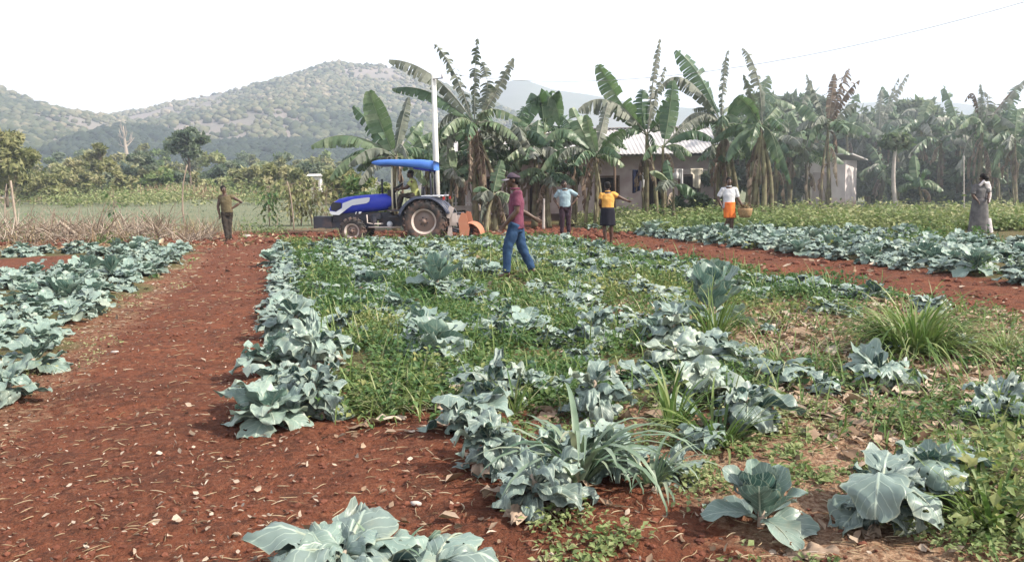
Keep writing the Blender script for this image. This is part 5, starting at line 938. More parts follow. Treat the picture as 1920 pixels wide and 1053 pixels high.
def hero(px, py, wpx, kind, label, seed, hs=1.0, mat=None, group=None, squash=1.0, name='cabbage_plant', n=None, tb=None, extra=()):
    r = np.random.default_rng(2000 + seed); p = at(px, py); size = wpx / FPX * p[1] / .62; e = empty(name, p - [0, 0, .02], label, 'cabbage', group); lv = cabbage_leaves(kind, r, size)
    if n: lv = lv[:n]
    tb = r.choice([.2, .4, .65]) if tb is None else tb
    lv += [dict(az=R(a), e0=R(e0_), bend=R(bd), L=L_, W=W_, cup=cu, ruff=.07, h=h_, crump=.09) for a, e0_, bd, L_, W_, cu, h_ in extra]
    sh = max(q['h'] for q in lv) * hs * size; mb = MB(); mb.tube([(0, 0, -.03), (.01, 0, sh * .6), (0, .01, sh)], [.022 * size, .026 * size, .014 * size], 8, t=.7); mb.build('stalk', MT['wood'], e)
    mt = mat or ('wilt' if kind == 'wilted' else 'cabbage')
    for q in lv:
        h = q.pop('h') * hs * size; mb = MB(); q['e0'] = q['e0'] * squash; cab_leaf(mb, np.array([.015 * math.cos(q['az']), .015 * math.sin(q['az']), h]), r=r, ns=17, nw=13, roll=r.normal(0, .25), t=float(np.clip(r.normal(tb, .24), 0, 1)), **q)
        co = mb.v[0]; co[:, 2] = np.where(co[:, 2] < .015, .015 + (co[:, 2] * .04) + .012 * np.abs(np.sin(co[:, 0] * 40)), co[:, 2]); mb.build('leaf', MT[mt], e)
    if kind == 'wilted' and mat is None:
        for k in range(5):
            az = r.uniform(0, 6.28); L_ = size * r.uniform(.12, .24); mb = MB(); cab_leaf(mb, np.array([.06 * math.cos(az), .06 * math.sin(az), .05 * size]), az, R(r.uniform(0, 20)), R(r.uniform(20, 60)), L_, L_ * r.uniform(.3, .55), r, 8, 7, -.2, .12, r.normal(0, .4), .65, .22); co = mb.v[0]; co[:, 2] = np.maximum(co[:, 2], .012 + .01 * np.abs(np.sin(co[:, 0] * 50))); mb.build('dead_leaf', MT['litter'], e)
    return p
used = []
EX = {0: [(185, 62, 95, .42, .24, -.3, .10), (150, 30, 70, .44, .26, -.3, .12), (75, 55, 105, .40, .28, -.35, .12), (10, 40, 110, .46, .24, -.3, .10), (-20, 15, 60, .42, .26, -.2, .08)], 1: [(60, 60, 130, .36, .24, -.3, .10), (0, 45, 120, .4, .24, -.3, .1)], 17: [(-118, 38, 128, .37, .27, -.12, .24), (-62, 28, 105, .34, .20, -.25, .2), (60, 35, 60, .30, .22, .1, .22)], 18: [(-100, 35, 100, .30, .23, -.2, .18), (-20, 40, 90, .28, .22, -.2, .18)]}
for i, a in enumerate([
    (645, 1082, 400, 'wilted', 'big wilted cabbage plant at the bottom edge left of centre, flopped leaves', .55), (805, 1085, 230, 'wilted', 'wilted cabbage leaves curling over at the bottom edge, just right of the biggest wilted plant', .5),
    (505, 805, 220, 'open', 'cabbage plant nearest the red path, its lowest leaves lying on the bare soil', .95), (590, 775, 190, 'wilted', 'cabbage plant just right of the one that overhangs the bare soil', 1.2), (505, 700, 170, 'open', 'cabbage plant leaning over the red path behind the front one', 1.0), (590, 690, 170, 'wilted', 'second row cabbage plant beside the path edge, half hidden by weeds', 1.2), (555, 630, 150, 'open', 'cabbage plant third back along the edge of the red path', 1.2),
    (1000, 950, 250, 'wilted', 'wilted cabbage with broad ribbed leaves spread at the left foot of the tall grass', 1.0), (925, 870, 200, 'wilted', 'dark blue wilted cabbage plant at the corner of the bare soil patch', 1.2), (1050, 890, 210, 'wilted', 'wilted cabbage plant half hidden behind the tall drooping grass', 1.2), (1140, 880, 190, 'wilted', 'wilted cabbage plant right behind the tall drooping grass', 1.2),
    (1115, 785, 165, 'wilted', 'isolated wilted cabbage heap like a small tent, centre of the weeds', 1.7), (920, 760, 190, 'wilted', 'wilted cabbage plant left of the tent shaped heap', 1.0), (985, 745, 150, 'wilted', 'wilted cabbage plant touching the left of the tent shaped heap', 1.0), (825, 690, 150, 'wilted', 'wilted cabbage plant above the left half of the weed patch', 1.3), (800, 640, 140, 'open', 'cabbage plant behind the one above the weed patch', 1.2),
    (1425, 985, 215, 'upright', 'healthy upright cabbage rosette with cupped green leaves at the front right', 1.2), (1650, 985, 230, 'wilted', 'cabbage plant at the front right with one large dark ribbed leaf facing the viewer', 1.2), (1740, 930, 220, 'open', 'dusky blue cabbage plant behind the large ribbed leaf', 1.2), (1870, 800, 200, 'wilted', 'dark wilted cabbage plant at the right edge, lying on dry litter', .9), (1650, 720, 190, 'wilted', 'flattened pale green cabbage on the dry litter at the right', .55),
    (1400, 800, 190, 'wilted', 'dark wilted cabbage plant in the centre right row, nearest of its row', 1.2), (1320, 750, 190, 'wilted', 'bleached wilted cabbage second from the near end of the centre right row', 1.1), (1265, 700, 170, 'wilted', 'silvery wilted cabbage third from the near end of the centre right row', 1.1), (1265, 650, 140, 'wilted', 'cabbage with one upright pale leaf, far end of the wilted centre right row', 1.6), (1265, 890, 150, 'wilted', 'collapsed strip of dark cabbage leaves right of the tall drooping grass', .55),
    (1110, 650, 120, 'wilted', 'wilted cabbage with a dark hollow, standing behind the tent shaped heap', 1.5), (1335, 610, 170, 'upright', 'tall bushy bluish cabbage between the man in jeans and the big grass tussock', 1.6), (15, 750, 150, 'open', 'cabbage at the left edge with a rounded leaf hanging to the soil', 1.2), (60, 700, 150, 'open', 'cabbage at the lower corner of the left bed with a pale flat leaf', 1.1), (820, 550, 120, 'upright', 'bushy cabbage behind the weeds left of the man in jeans', 1.5), (940, 640, 110, 'wilted', 'low wilted cabbage in the middle of the weeds below the man in jeans', 1.0)]):
    used.append(hero(*a[:5], seed=i, hs=a[5], tb={0: .16, 1: .4, 8: .12, 9: .5, 11: .3, 17: .12, 18: .12, 19: .08, 21: .15, 22: .85, 23: .9, 25: .15, 26: .35}.get(i), extra=EX.get(i, ())))
hero(1470, 1040, 200, 'wilted', 'dead grey cream cabbage leaves lying below the upright rosette', 77, hs=.3, mat='litter', n=6)
hero(660, 1062, 250, 'wilted', 'dry cream and brown dead leaves under the big wilted plant', 78, hs=.3, mat='litter', n=6)
# prototypes shared by the bed plants
protos = []
for i in range(12):
    r = np.random.default_rng(3000 + i); kind = 'open' if i < 5 else 'upright' if i == 5 else 'wilted'; mb = MB()
    for q in cabbage_leaves(kind, r, 1.0):
        h = q.pop('h') * 1.1; cab_leaf(mb, np.array([.01 * math.cos(q['az']), .01 * math.sin(q['az']), h]), r=r, ns=10, nw=8, roll=r.normal(0, .25), t=float(np.clip(r.normal(.5, .3), 0, 1)), **q)
    protos.append((mb, mb.mesh('cabbage', MT['wilt' if kind == 'wilted' else 'cabbage'])))
spots = []; r = np.random.default_rng(91)
def rowspots(u0, ylo, yhi, step, bed, smin, smax, skip=0.0):
    y = ylo + r.uniform(0, step)
    while y < yhi:
        if r.random() > skip: spots.append((u0 - TAN * y + r.normal(0, .09), y + r.normal(0, .08), r.uniform(smin, smax), bed))
        y += step * r.uniform(.85, 1.2)
for k, u0 in enumerate(ROWS_MAIN): rowspots(u0, [5.8, 4.9, 7.2, 6.0, 10.5, 9.5, 9.5][k], 23.6, .44, 1, .8, 1.2, [.0, .08, .22, .08, .25, .18, .12][k])
for u0 in (.65, 1.9, 3.1, 4.3, 5.5): rowspots(u0, 14, 23.6, .7, 1, .8, 1.15, .40)
for k in range(170):
    y_ = 8.5 * (23.5 / 8.5) ** r.random(); u_ = r.uniform(.1, 7.4)
    if not (u_ > 3.6 and y_ < 11): spots.append((u_ - TAN * y_, y_, r.uniform(.5, .85), 1))
for k, u0 in enumerate([-2.55, -3.15, -3.75, -4.35, -4.95, -5.55, -6.15, -6.75]): rowspots(u0, [7.9, 8, 8, 8, 8, 9, 13, 17][k], 22.3, .50, 0, .85, 1.2, .04)
for u0 in (-7.6, -8.4): rowspots(u0, 18.5, 22.3, .6, 0, .85, 1.1, .2)
for k, u0 in enumerate([11.0, 11.6, 12.1, 12.8, 13.6, 14.4, 15.3, 16.2]): rowspots(u0, 11.3, 30 - .3 * k, .56, 2, .9, 1.3, .06)
for u0, a_, b_ in ((2.5, 4.1, 7.4), (3.65, 3.9, 6.2), (4.9, 4.6, 10.5), (6.2, 6.5, 9.6), (1.9, 5.2, 9.5), (.7, 7.2, 13), (3.1, 6.5, 12)): rowspots(u0, a_, b_, .75, 1, .45, .8, .35)
mx_ = P(966, 530, 13.75)[0]
ok = []
for s in spots:
    if ((s[0] - mx_) / .55) ** 2 + ((s[1] - 13.2) / 1.0) ** 2 > 1 and ((s[0] + 10.8) / 2.4) ** 2 + ((s[1] - 17.8) / 3.0) ** 2 > 1 and all((s[0] - p[0]) ** 2 + (s[1] - p[1]) ** 2 > .06 for p in used) and abs(s[0]) < .63 * s[1] + .4: ok.append(s)
ok.sort(key=lambda s: s[1] / s[2])
BED = [('blue green cabbage plant in the crowded bed left of the red path', 'cabbages in the left bed'), ('cabbage plant growing among weeds in the middle bed', 'cabbages in the weedy middle bed'), ('silvery cabbage plant in the bed beyond the right hand red path', 'cabbages in the far right bed')]
NIND = 300 - len(used) - 2
rest = {0: MB(), 1: MB(), 2: MB()}
for i, (x, y, s, bed) in enumerate(ok):
    pm, me = protos[r.integers(0, 6) if r.random() < (.8, .25, .55)[bed] else r.integers(6, 12)]; a = r.uniform(0, 6.28); z = Hs(x, y) - .015; hz_ = r.uniform(.65, 1.05) * (.9 if bed == 1 else 1)
    if i < NIND:
        o = bpy.data.objects.new('cabbage_plant', me); col.objects.link(o); o.location = (x, y, z); o.rotation_euler = (r.normal(0, .08), r.normal(0, .08), a); o.scale = (s, s, s * hz_); tag(o, BED[bed][0], 'cabbage', BED[bed][1])
    else:
        v = np.concatenate(pm.v) @ rotz(a).T * [s, s, s * hz_] + [x, y, z]; rest[bed].add(v, pm.f, 0, np.concatenate(pm.uv), np.concatenate(pm.t))
allr = MB()
for b in rest.values():
    if b.n: allr.add(np.concatenate(b.v), b.f, 0, np.concatenate(b.uv), np.concatenate(b.t))
if allr.n: tag(allr.build('cabbages', MT['cabbage']), 'farthest cabbages of the beds merging into a leafy band', 'cabbages', kind='stuff')

# ------------------------------------------------------------------ weeds, grass, litter, clods
def scatter(n, fdens, ylo, yhi, seed, xpad=.66):
    r = np.random.default_rng(seed); y = ylo * (yhi / ylo) ** r.random(n * 4); x = r.uniform(-1, 1, n * 4) * (xpad * y + .5)
    k = r.random(n * 4) < fdens(x, y, U(x, y)); return x[k][:n], y[k][:n]
def weed_patch(name, x, y, hgt, lsize, nleaf, seed, mat, label, wide=.6, tb=.5):
    r = np.random.default_rng(seed); n = len(x); z = H(x, y); N = n * nleaf; idx = np.repeat(np.arange(n), nleaf); hs = np.repeat(hgt * np.clip(1 + 2.6 * fbm(x * 1.1, y * 1.1, 3, seed + 5), .35, 2.2) * r.uniform(.5, 1.3, n), nleaf); an = r.uniform(0, 6.28, N); rr = np.sqrt(r.random(N)) * hs * wide
    p = np.stack([x[idx] + rr * np.cos(an), y[idx] + rr * np.sin(an), z[idx] + hs * r.uniform(.12, 1, N) * (1 - .35 * (rr / (hs * wide)) ** 2)], -1); d = np.stack([np.cos(an), np.sin(an), r.normal(.15, .45, N)], -1); d = norm(d + r.normal(0, .35, (N, 3))); sdv = norm(np.cross(d, [0, 0, 1.0] + r.normal(0, .35, (N, 3)))); nn = np.cross(sdv, d)
    dist = np.clip(y[idx] / 9, 1, 2.2)[:, None]; L = lsize * dist * r.uniform(.6, 1.4, (N, 1)); W_ = L * r.uniform(.26, .36, (N, 1))
    v = np.stack([p, p + d * L * .5 + sdv * W_ + nn * L * .06, p + d * L - nn * L * .18, p + d * L * .5 - sdv * W_ + nn * L * .06, p + d * L * .52 - nn * L * .04], 1).reshape(-1, 3)
    b = np.arange(N)[:, None] * 5; f = np.concatenate([b + [0, 1, 4], b + [1, 2, 4], b + [2, 3, 4], b + [3, 0, 4]]); mb = MB(); tpl = np.clip(tb + 1.5 * fbm(x * .55, y * .55, 3, seed) + r.normal(0, .10, n), 0, 1)
    mb.add(v, [tuple(q) for q in f], 0, None, np.repeat(np.clip(tpl[idx] + r.normal(0, .14, N), 0, 1), 5)); st = MB()
    return tag(mb.build(name, MT[mat], smooth=False), label, 'weeds', kind='stuff')
far = lambda y: np.clip(y / 8, 1, 3)
def d_main(x, y, u):
    g = fbm(x * .55, y * .55, 3, 51) + .5; nr = np.min([np.abs(u - q) for q in ROWS_MAIN], axis=0)
    d = sstep(-.15, .35, u) * sstep(8.0, 7.5, u) * sstep(5.3, 6.3, y + .8 * (g - .5)) * sstep(25, 24, y) * (.35 + .65 * sstep(.1, .45, nr)) * sstep(.36, .58, g + .08)
    lit = sstep(3.5, 4.2, u) * sstep(11.5, 9.0, y); return d * (1 - .85 * lit)
x, y = scatter(3900, d_main, 4.5, 25, 201); weed_patch('weeds', x, y, .17, .050, 22, 202, 'weed', 'low green broadleaf weeds between the cabbage rows', .6, .60)
def d_right(x, y, u): return sstep(2.9, 3.6, u) * sstep(7.5, 5.5, u) * sstep(3.4, 4.0, y) * sstep(7.6, 6.2, y) * sstep(.38, .62, fbm(x * 1.2, y * 1.2, 3, 61) + .5) * .9
x, y = scatter(420, d_right, 3.2, 8, 203); weed_patch('weeds', x, y, .12, .040, 26, 204, 'pale_weed', 'pale green creeping weeds on the dry litter at the front right', .9)
def d_front(x, y, u): return sstep(.9, 1.3, u) * sstep(5.2, 4.6, u) * sstep(6.4, 5.6, y) * sstep(.40, .56, fbm(x * 1.4, y * 1.4, 3, 63) + .5)
x, y = scatter(560, d_front, 3.2, 6.4, 213); weed_patch('weeds', x, y, .085, .032, 22, 214, 'pale_weed', 'small creeping weeds on the brown soil at the front centre', .9, .4)
def d_edge(x, y, u): return (sstep(3.7, 4.2, u) * sstep(3.0, 3.4, x) * sstep(6, 4.6, y)) * .9
x, y = scatter(220, lambda x, y, u: sstep(1.9, 2.3, x) * sstep(5.6, 4.8, y) * sstep(.35, .6, fbm(x * 1.5, y * 1.5, 3, 65) + .55), 3.4, 6, 205); weed_patch('weeds', x, y, .20, .050, 26, 206, 'weed', 'bright green weeds in the front right corner', .8, .62)
x, y = scatter(3600, lambda x, y, u: sstep(24.5, 27, y + 3 * fbm(x * .2, y * .2, 3, 66)) * sstep(3.0, 5.0, x + .12 * (y - 25)) * sstep(37.2, 35, y), 22, 38, 207); weed_patch('weeds', x, y, .50, .062, 20, 208, 'pale_weed', 'tall pale green weeds between the right cabbages and the houses', .7, .74)
x, y = scatter(1500, lambda x, y, u: sstep(10.7, 11.3, u) * sstep(12, 14, y) * sstep(31, 28, y) * sstep(.45, .7, fbm(x * .4, y * .4, 3, 71) + .5) * .8, 12, 31, 209); weed_patch('weeds', x, y, .26, .05, 18, 210, 'weed', 'weeds growing through the right cabbage bed', .7, .55)
x, y = scatter(500, lambda x, y, u: sstep(-2.1, -2.6, u) * sstep(24, 20, y) * sstep(-3.4, -2.9, u) * sstep(.5, .7, fbm(x * .5, y * .5, 3, 73) + .5), 7, 24, 211); weed_patch('weeds', x, y, .16, .05, 20, 212, 'weed', 'weeds along the right edge of the left cabbage bed', .8, .6)
def blade(mb, base, az, e0, bend, L, W, r, t, ns=8, twist=0.0):
    tt = np.linspace(0, 1, ns); el = e0 - bend * tt ** 1.4; a2 = az + twist * tt; T = np.stack([np.cos(a2) * np.cos(el), np.sin(a2) * np.cos(el), np.sin(el)], -1); C = np.vstack([[0, 0, 0], np.cumsum((T[1:] + T[:-1]) / 2 * L / (ns - 1), 0)]) + base
    S = np.stack([-np.sin(a2), np.cos(a2), 0 * a2], -1); N = np.cross(S, T); wd = W * np.minimum(1, tt * 5 + .35) * (1 - tt ** 2.5) ** .8 * .5
    mb.grid(np.stack([C - S * wd[:, None] - N * wd[:, None] * .35, C, C + S * wd[:, None] - N * wd[:, None] * .35], 1), 0, None, t)
def tussock(px, py, wpx, hpx, n, W, label, seed, mat='grass', name='grass_tussock', e=(35, 88), bend=(60, 140), t0=.5, cat='grass', group=None, reach=1.0, spread=.25):
    r = np.random.default_rng(4000 + seed); p = at(px, py); sc_ = p[1] / FPX; w_ = wpx * sc_ / 2; h_ = hpx * sc_; mb = MB()
    for i in range(n):
        az = r.uniform(0, 6.28); rad = spread * w_ * math.sqrt(r.random()); el = R(r.uniform(*e)); L = math.hypot(w_, h_) * r.uniform(.6, 1.25) * reach; q = np.array([rad * math.cos(az), rad * math.sin(az), -.02])
        blade(mb, q, az + r.normal(0, .4), el, R(r.uniform(*bend)), L, W * r.uniform(.6, 1.3), r, float(np.clip(r.normal(t0, .22), 0, 1)), 9, r.normal(0, .3))
    return tag(mb.build(name, MT[mat], loc=p - [0, 0, .01]), label, cat, group)
tussock(1715, 662, 205, 120, 420, .020, 'big rounded tussock of yellow green grass by the right hand red path', 1, spread=.5, t0=.52)
tussock(1085, 905, 225, 240, 46, .036, 'tall drooping blue green grass in the front centre with broad hanging blades', 2, 'glaucous_grass', e=(55, 88), bend=(80, 175), spread=.15)
tussock(1225, 905, 160, 120, 30, .026, 'grass with long drooping blades right of the tall centre grass', 3, 'glaucous_grass', e=(40, 85), bend=(70, 160))
tussock(1345, 830, 230, 110, 60, .018, 'thin bladed bright grass behind the healthy upright cabbage', 4, e=(25, 70), bend=(20, 100), t0=.4)
tussock(1260, 800, 120, 130, 34, .022, 'upright green grass in front of the bleached wilted row', 5, e=(50, 88), bend=(20, 100), t0=.45)
tussock(960, 770, 130, 80, 26, .016, 'small green grass left of the tent shaped cabbage heap', 6, e=(40, 85), bend=(20, 100), t0=.4)
tussock(735, 1078, 90, 130, 14, .030, 'few broad grass blades at the bottom edge before the wilted cabbage', 7, 'glaucous_grass', e=(55, 88), bend=(30, 120))
tussock(1340, 640, 170, 95, 90, .016, 'fine grass at the foot of the tall bushy bluish cabbage', 8, e=(40, 88), bend=(20, 90), t0=.4)
tussock(1860, 985, 260, 150, 80, .022, 'bright grass with long straight blades in the front right corner', 9, e=(20, 70), bend=(10, 80), t0=.45)
tussock(1540, 425, 100, 50, 160, .03, 'rounded light green weed bush in front of the white outhouse', 10, t0=.6, spread=.6)
tussock(1885, 660, 120, 60, 80, .016, 'dry grass tuft at the right edge beside the red path', 11, t0=.75)
tussock(730, 780, 150, 50, 60, .012, 'fine yellow grass patch left of the middle weeds', 12, t0=.7)
tussock(1480, 690, 180, 50, 90, .012, 'low yellowish grass patch on the dry litter right of centre', 13, t0=.75, spread=.8)
# scattered grass blades
r = np.random.default_rng(55); mb = MB(); x, y = scatter(6500, lambda x, y, u: np.maximum(d_main(x, y, u), .25 * sstep(2.8, 3.5, u) * sstep(8.4, 8.0, u)) * sstep(4, 5, y), 4, 24, 301); z = H(x, y)
for i in range(len(x)): blade(mb, np.array([x[i], y[i], z[i] - .01]), r.uniform(0, 6.28), R(r.uniform(35, 88)), R(r.uniform(10, 110)), r.uniform(.12, .36) * (1 + y[i] / 40), .008 * (1 + y[i] / 11), r, float(np.clip(r.normal(.5, .25), 0, 1)), 5)
tag(mb.build('grass', MT['grass']), 'loose green grass blades among the weeds', 'grass', kind='stuff')
# dead leaf litter: curled pieces
def litter(n, fd, ylo, yhi, size, seed, mat, label, name='leaf_litter', lift=.012):
    x, y = scatter(n, fd, ylo, yhi, seed); r = np.random.default_rng(seed + 1); N = len(x); z = H(x, y) + lift; an = r.uniform(0, 6.28, N); s = size * r.uniform(.3, 1.5, (N, 1)) * np.clip(y / 8, 1, 2)[:, None] * (1 + .8 * (r.random((N, 1)) < .06)); asp = r.uniform(.15, .7, (N, 1)); d = np.stack([np.cos(an), np.sin(an), r.normal(0, .35, N)], -1); sv = norm(np.cross(d, [0, 0, 1.0] + r.normal(0, .5, (N, 3)))); nn = np.cross(sv, d); p = np.stack([x, y, z], -1) + [0, 0, .003]; c1 = r.uniform(-.3, .5, (N, 1)); nn = np.where(nn[:, 2:] < 0, -nn, nn)
    P_ = [p - d * s, p - d * s * .3 + sv * s * asp + nn * s * (.15 + c1), p + d * s * .4 + sv * s * asp * .8 + nn * s * c1, p + d * s + nn * s * .2, p + d * s * .3 - sv * s * asp + nn * s * (.1 + c1 * .6), p - d * s * .5 - sv * s * asp * .7 + nn * s * c1, p + nn * s * .03]
    v = np.stack(P_, 1).reshape(-1, 3); b = np.arange(N)[:, None] * 7; f = np.concatenate([b + [i, (i + 1) % 6, 6] for i in range(6)]); mb = MB(); mb.add(v, [tuple(q) for q in f], 0, None, np.repeat(np.clip(r.normal(.5, .27, N), 0, 1), 7)); return tag(mb.build(name, MT[mat], smooth=True), label, 'dead leaves', kind='stuff')
pathm = lambda u: sstep(-2.7, -2.2, u) * sstep(.3, -.2, u)
litter(6000, lambda x, y, u: pathm(u) * (.3 + .75 * sstep(-1.7, -2.1, u) + .22 * sstep(-.7, -.2, u)) * sstep(26, 22, y), 2.9, 25, .0125, 401, 'wood', 'dead leaf scraps strewn over the left red path')
litter(7000, lambda x, y, u: sstep(2.9, 3.8, u) * sstep(8.8, 8.0, u) * sstep(12.5, 9.5, y) * sstep(.25, .5, fbm(x * .9, y * .9, 3, 81) + .55), 3.4, 12.5, .034, 403, 'litter', 'pale dry cabbage leaf litter on the right part of the field')
litter(1800, lambda x, y, u: sstep(-.2, .2, u) * sstep(3.6, 3.2, u) * (.22 + .6 * sstep(5.2, 5.8, y) * sstep(6.4, 6, y)) * sstep(9, 7, y), 3, 9, .024, 405, 'litter', 'dead leaves on the bare soil at the front')
litter(2600, lambda x, y, u: sstep(.0, .5, u) * sstep(8.0, 7.5, u) * sstep(5.5, 6.5, y) * .4, 8, 24, .035, 407, 'litter', 'dead yellow leaves between the cabbages farther back')
litter(900, lambda x, y, u: sstep(7.8, 8.2, u) * sstep(11.2, 10.6, u) * .6, 6, 28, .03, 409, 'litter', 'dead leaf scraps on the right red path')
litter(6000, lambda x, y, u: sstep(23.5, 24.8, y) * sstep(31, 29, y) * sstep(1.5, -1, x) * (.4 + .6 * sstep(-7, -9.5, x)), 23, 31, .028, 411, 'straw', 'dry straw and chopped stalks along the tilled end of the field', 'straw')
def straws(n, fd, ylo, yhi, L, seed, label):
    x, y = scatter(n, fd, ylo, yhi, seed); r = np.random.default_rng(seed); z = H(x, y) + .008; mb = MB()
    for i in range(len(x)):
        k = min(2, max(1, y[i] / 7)); a = r.uniform(0, 6.28); d = np.array([math.cos(a), math.sin(a), r.normal(0, .12)]) * L * k * r.uniform(.3, 1.5); p = np.array([x[i], y[i], z[i]])
        mb.tube(bez(p, p + d * .5 + r.normal(0, .2, 3) * L * k * [1, 1, .3] + [0, 0, .006], p + d, 4), [.0016 * k, .0030 * k, .0028 * k, .0012 * k], 3, t=float(np.clip(r.normal(.45, .25), 0, 1)), cap=False)
    return tag(mb.build('straw', MT['straw']), label, 'straw', kind='stuff')
straws(3200, lambda x, y, u: pathm(u) * (.35 + .5 * sstep(-1.6, -2.0, u)) + .5 * sstep(.2, .6, u) * sstep(3.5, 3, u) * sstep(6, 5, y), 2.9, 24, .06, 421, 'thin dry stalks strewn over the left path and the front soil')
straws(2200, lambda x, y, u: sstep(2.5, 3.2, u) * sstep(8, 7.5, u) * sstep(11.5, 9, y) * .8, 3.2, 12, .09, 423, 'thin dry stalks on the litter at the right')
def dead_leaves(n, fd, ylo, yhi, seed, label):
    x, y = scatter(n, fd, ylo, yhi, seed); r = np.random.default_rng(seed); mb = MB()
    for i in range(len(x)):
        L = r.uniform(.09, .24); t_ = MB(); cab_leaf(t_, np.array([0, 0, .02]), r.uniform(0, 6.28), R(r.uniform(0, 25)), R(r.uniform(10, 70)), L, L * r.uniform(.35, .7), r, 6, 6, r.uniform(-.3, .5), .10, r.normal(0, .4), 0, .22)
        v = np.concatenate(t_.v); v[:, 2] = np.abs(v[:, 2]) * .8; v += [x[i], y[i], Hs(x[i], y[i])]; mb.add(v, t_.f, 0, np.concatenate(t_.uv), float(np.clip(r.normal(.6, .25), 0, 1)))
    return tag(mb.build('dead_leaves', MT['litter']), label, 'dead leaves', kind='stuff')
dead_leaves(900, lambda x, y, u: sstep(2.8, 3.6, u) * sstep(8.6, 7.8, u) * sstep(12.5, 9.5, y) * sstep(.25, .5, fbm(x * .9, y * .9, 3, 81) + .52) + .35 * sstep(.1, .4, u) * sstep(3, 2.6, u) * sstep(7.5, 6.8, y) * sstep(5, 5.6, y), 3.4, 12.5, 431, 'crumpled dry cream cabbage leaves lying over the right part of the field')
x, y = scatter(420, lambda x, y, u: sstep(-2.7, -2.3, u) * sstep(-1.5, -2.0, u) * sstep(22, 18, y) * sstep(.42, .6, fbm(x * .9, y * .9, 3, 99) + .5), 5.5, 22, 225); weed_patch('weeds', x, y, .07, .03, 16, 226, 'pale_weed', 'small withered weeds along the left edge of the red path', 1.1, .8)
# clods
def clods(n, fd, ylo, yhi, size, seed, label):
    x, y = scatter(n, fd, ylo, yhi, seed); r = np.random.default_rng(seed); protos_ = [canopy_proto(seed + k, 1) for k in range(5)]; V = []; F = []; off = 0; z = H(x, y)
    for i in range(len(x)):
        v, f = protos_[i % 5]; s = size * r.uniform(.3, 1) ** 2 * 2.2 * min(2, max(1, y[i] / 9)); V.append((v @ rotz(r.uniform(0, 6.28)).T) * [s, s, s * .65] + [x[i], y[i], z[i] + s * .15]); F.append(np.array(f) + off); off += len(v)
    mb = MB(); mb.add(np.concatenate(V), [tuple(q) for q in np.concatenate(F)]); return tag(mb.build('soil_clods', MT['soil_clod'], smooth=False), label, 'soil clods', kind='stuff')
clods(4200, lambda x, y, u: pathm(u) * .5 + .5 * sstep(-.2, .2, u) * sstep(2.6, 2, u) * sstep(6, 5, y), 2.9, 25, .0095, 501, 'crumbly red clods on the left path and front soil')
clods(900, lambda x, y, u: sstep(7.9, 8.3, u) * sstep(11, 10.6, u), 7, 28, .022, 503, 'red clods along the right path')
clods(2600, lambda x, y, u: sstep(24, 25, y) * sstep(30.5, 29, y) * sstep(4.5, 2, x), 23.5, 31, .032, 505, 'heaped red clods of the freshly tilled strip')
# brush heap, reeds, dry grass at the left
r = np.random.default_rng(77); mb = MB()
for i in range(1100):
    px = r.uniform(-40, 400); yy = r.uniform(25.2, 29.5); p = P(px, 440, yy); p[2] = Hs(p[0], yy) + r.uniform(0, .45) * (1 if px < 320 else .12)
    an = r.uniform(0, 6.28); ln = r.uniform(.25, 1.0); el = abs(r.normal(0, .5)) if r.random() < .8 else r.uniform(.7, 1.3); d = np.array([math.cos(an) * math.cos(el), .5 * math.sin(an) * math.cos(el), math.sin(el)]); mb.tube(bez(p, p + d * ln * .5 + r.normal(0, .06, 3) + [0, 0, .05], p + d * ln, 5), np.linspace(.014, .006, 5) * r.uniform(.6, 1.5), 4, t=float(np.clip(r.normal(.5, .25), 0, 1)), cap=False)
tag(mb.build('brushwood', MT['wood']), 'tangled heap of dry cut branches along the end of the left bed', 'brushwood', kind='stuff')
mb = MB(); x, y = scatter(2600, lambda x, y, u: sstep(25, 26, y) * sstep(31, 29.5, y) * sstep(-8.5, -10.5, x) * sstep(.3, .6, fbm(x * .4, y * .4, 3, 91) + .5), 24, 31, 601); z = H(x, y)
for i in range(len(x)): blade(mb, np.array([x[i], y[i], z[i]]), r.uniform(0, 6.28), R(r.uniform(50, 90)), R(r.uniform(0, 70)), r.uniform(.3, 1.0), .022, r, float(np.clip(r.normal(.4, .22), 0, 1)), 4)
tag(mb.build('dry_grass', MT['straw']), 'dry yellow grass standing in the brush heap at the left', 'dry grass', kind='stuff')
mb = MB()
for i in range(3600):
    px = r.normal(335, 62) if i % 3 else r.uniform(-30, 620); yy = r.uniform(84, 92); p = P(px, 370, yy); p[2] = Hs(p[0], yy); blade(mb, p, r.uniform(0, 6.28), R(r.uniform(65, 90)), R(r.uniform(0, 60)), r.uniform(.7, 2.0) * r.choice([.45, .7, 1.0]) * (1 if 245 < px < 425 else .6), .07, r, float(np.clip(r.normal(.5, .2), 0, 1)), 4)
tag(mb.build('reeds', MT['straw']), 'tall dry tan reeds at the far edge of the green field', 'reeds', kind='stuff')
mb = MB(); x, y = scatter(5200, lambda x, y, u: sstep(31, 35, y) * sstep(88, 80, y) * sstep(-1, -4, x), 30, 90, 603); z = H(x, y)
for i in range(len(x)): blade(mb, np.array([x[i], y[i], z[i] - .02]), r.uniform(0, 6.28), R(r.uniform(50, 90)), R(r.uniform(0, 60)), r.uniform(.10, .22), .035, r, float(np.clip(r.normal(.35, .15), 0, 1)), 3)
tag(mb.build('field_grass', MT['glaucous_grass']), 'short grey green grass of the flat field', 'grass', kind='stuff')
def log(pts, rad, label, seed):
    stick('log', pts, 27.5, rad, label, 'log', group=None, t=.75)
stick('log', [(165, 440), (135, 418), (110, 398)], 27, .075, 'cut pale log end sticking up from the brush heap', 'log', t=.75, dys=[0, -.3, -.6])
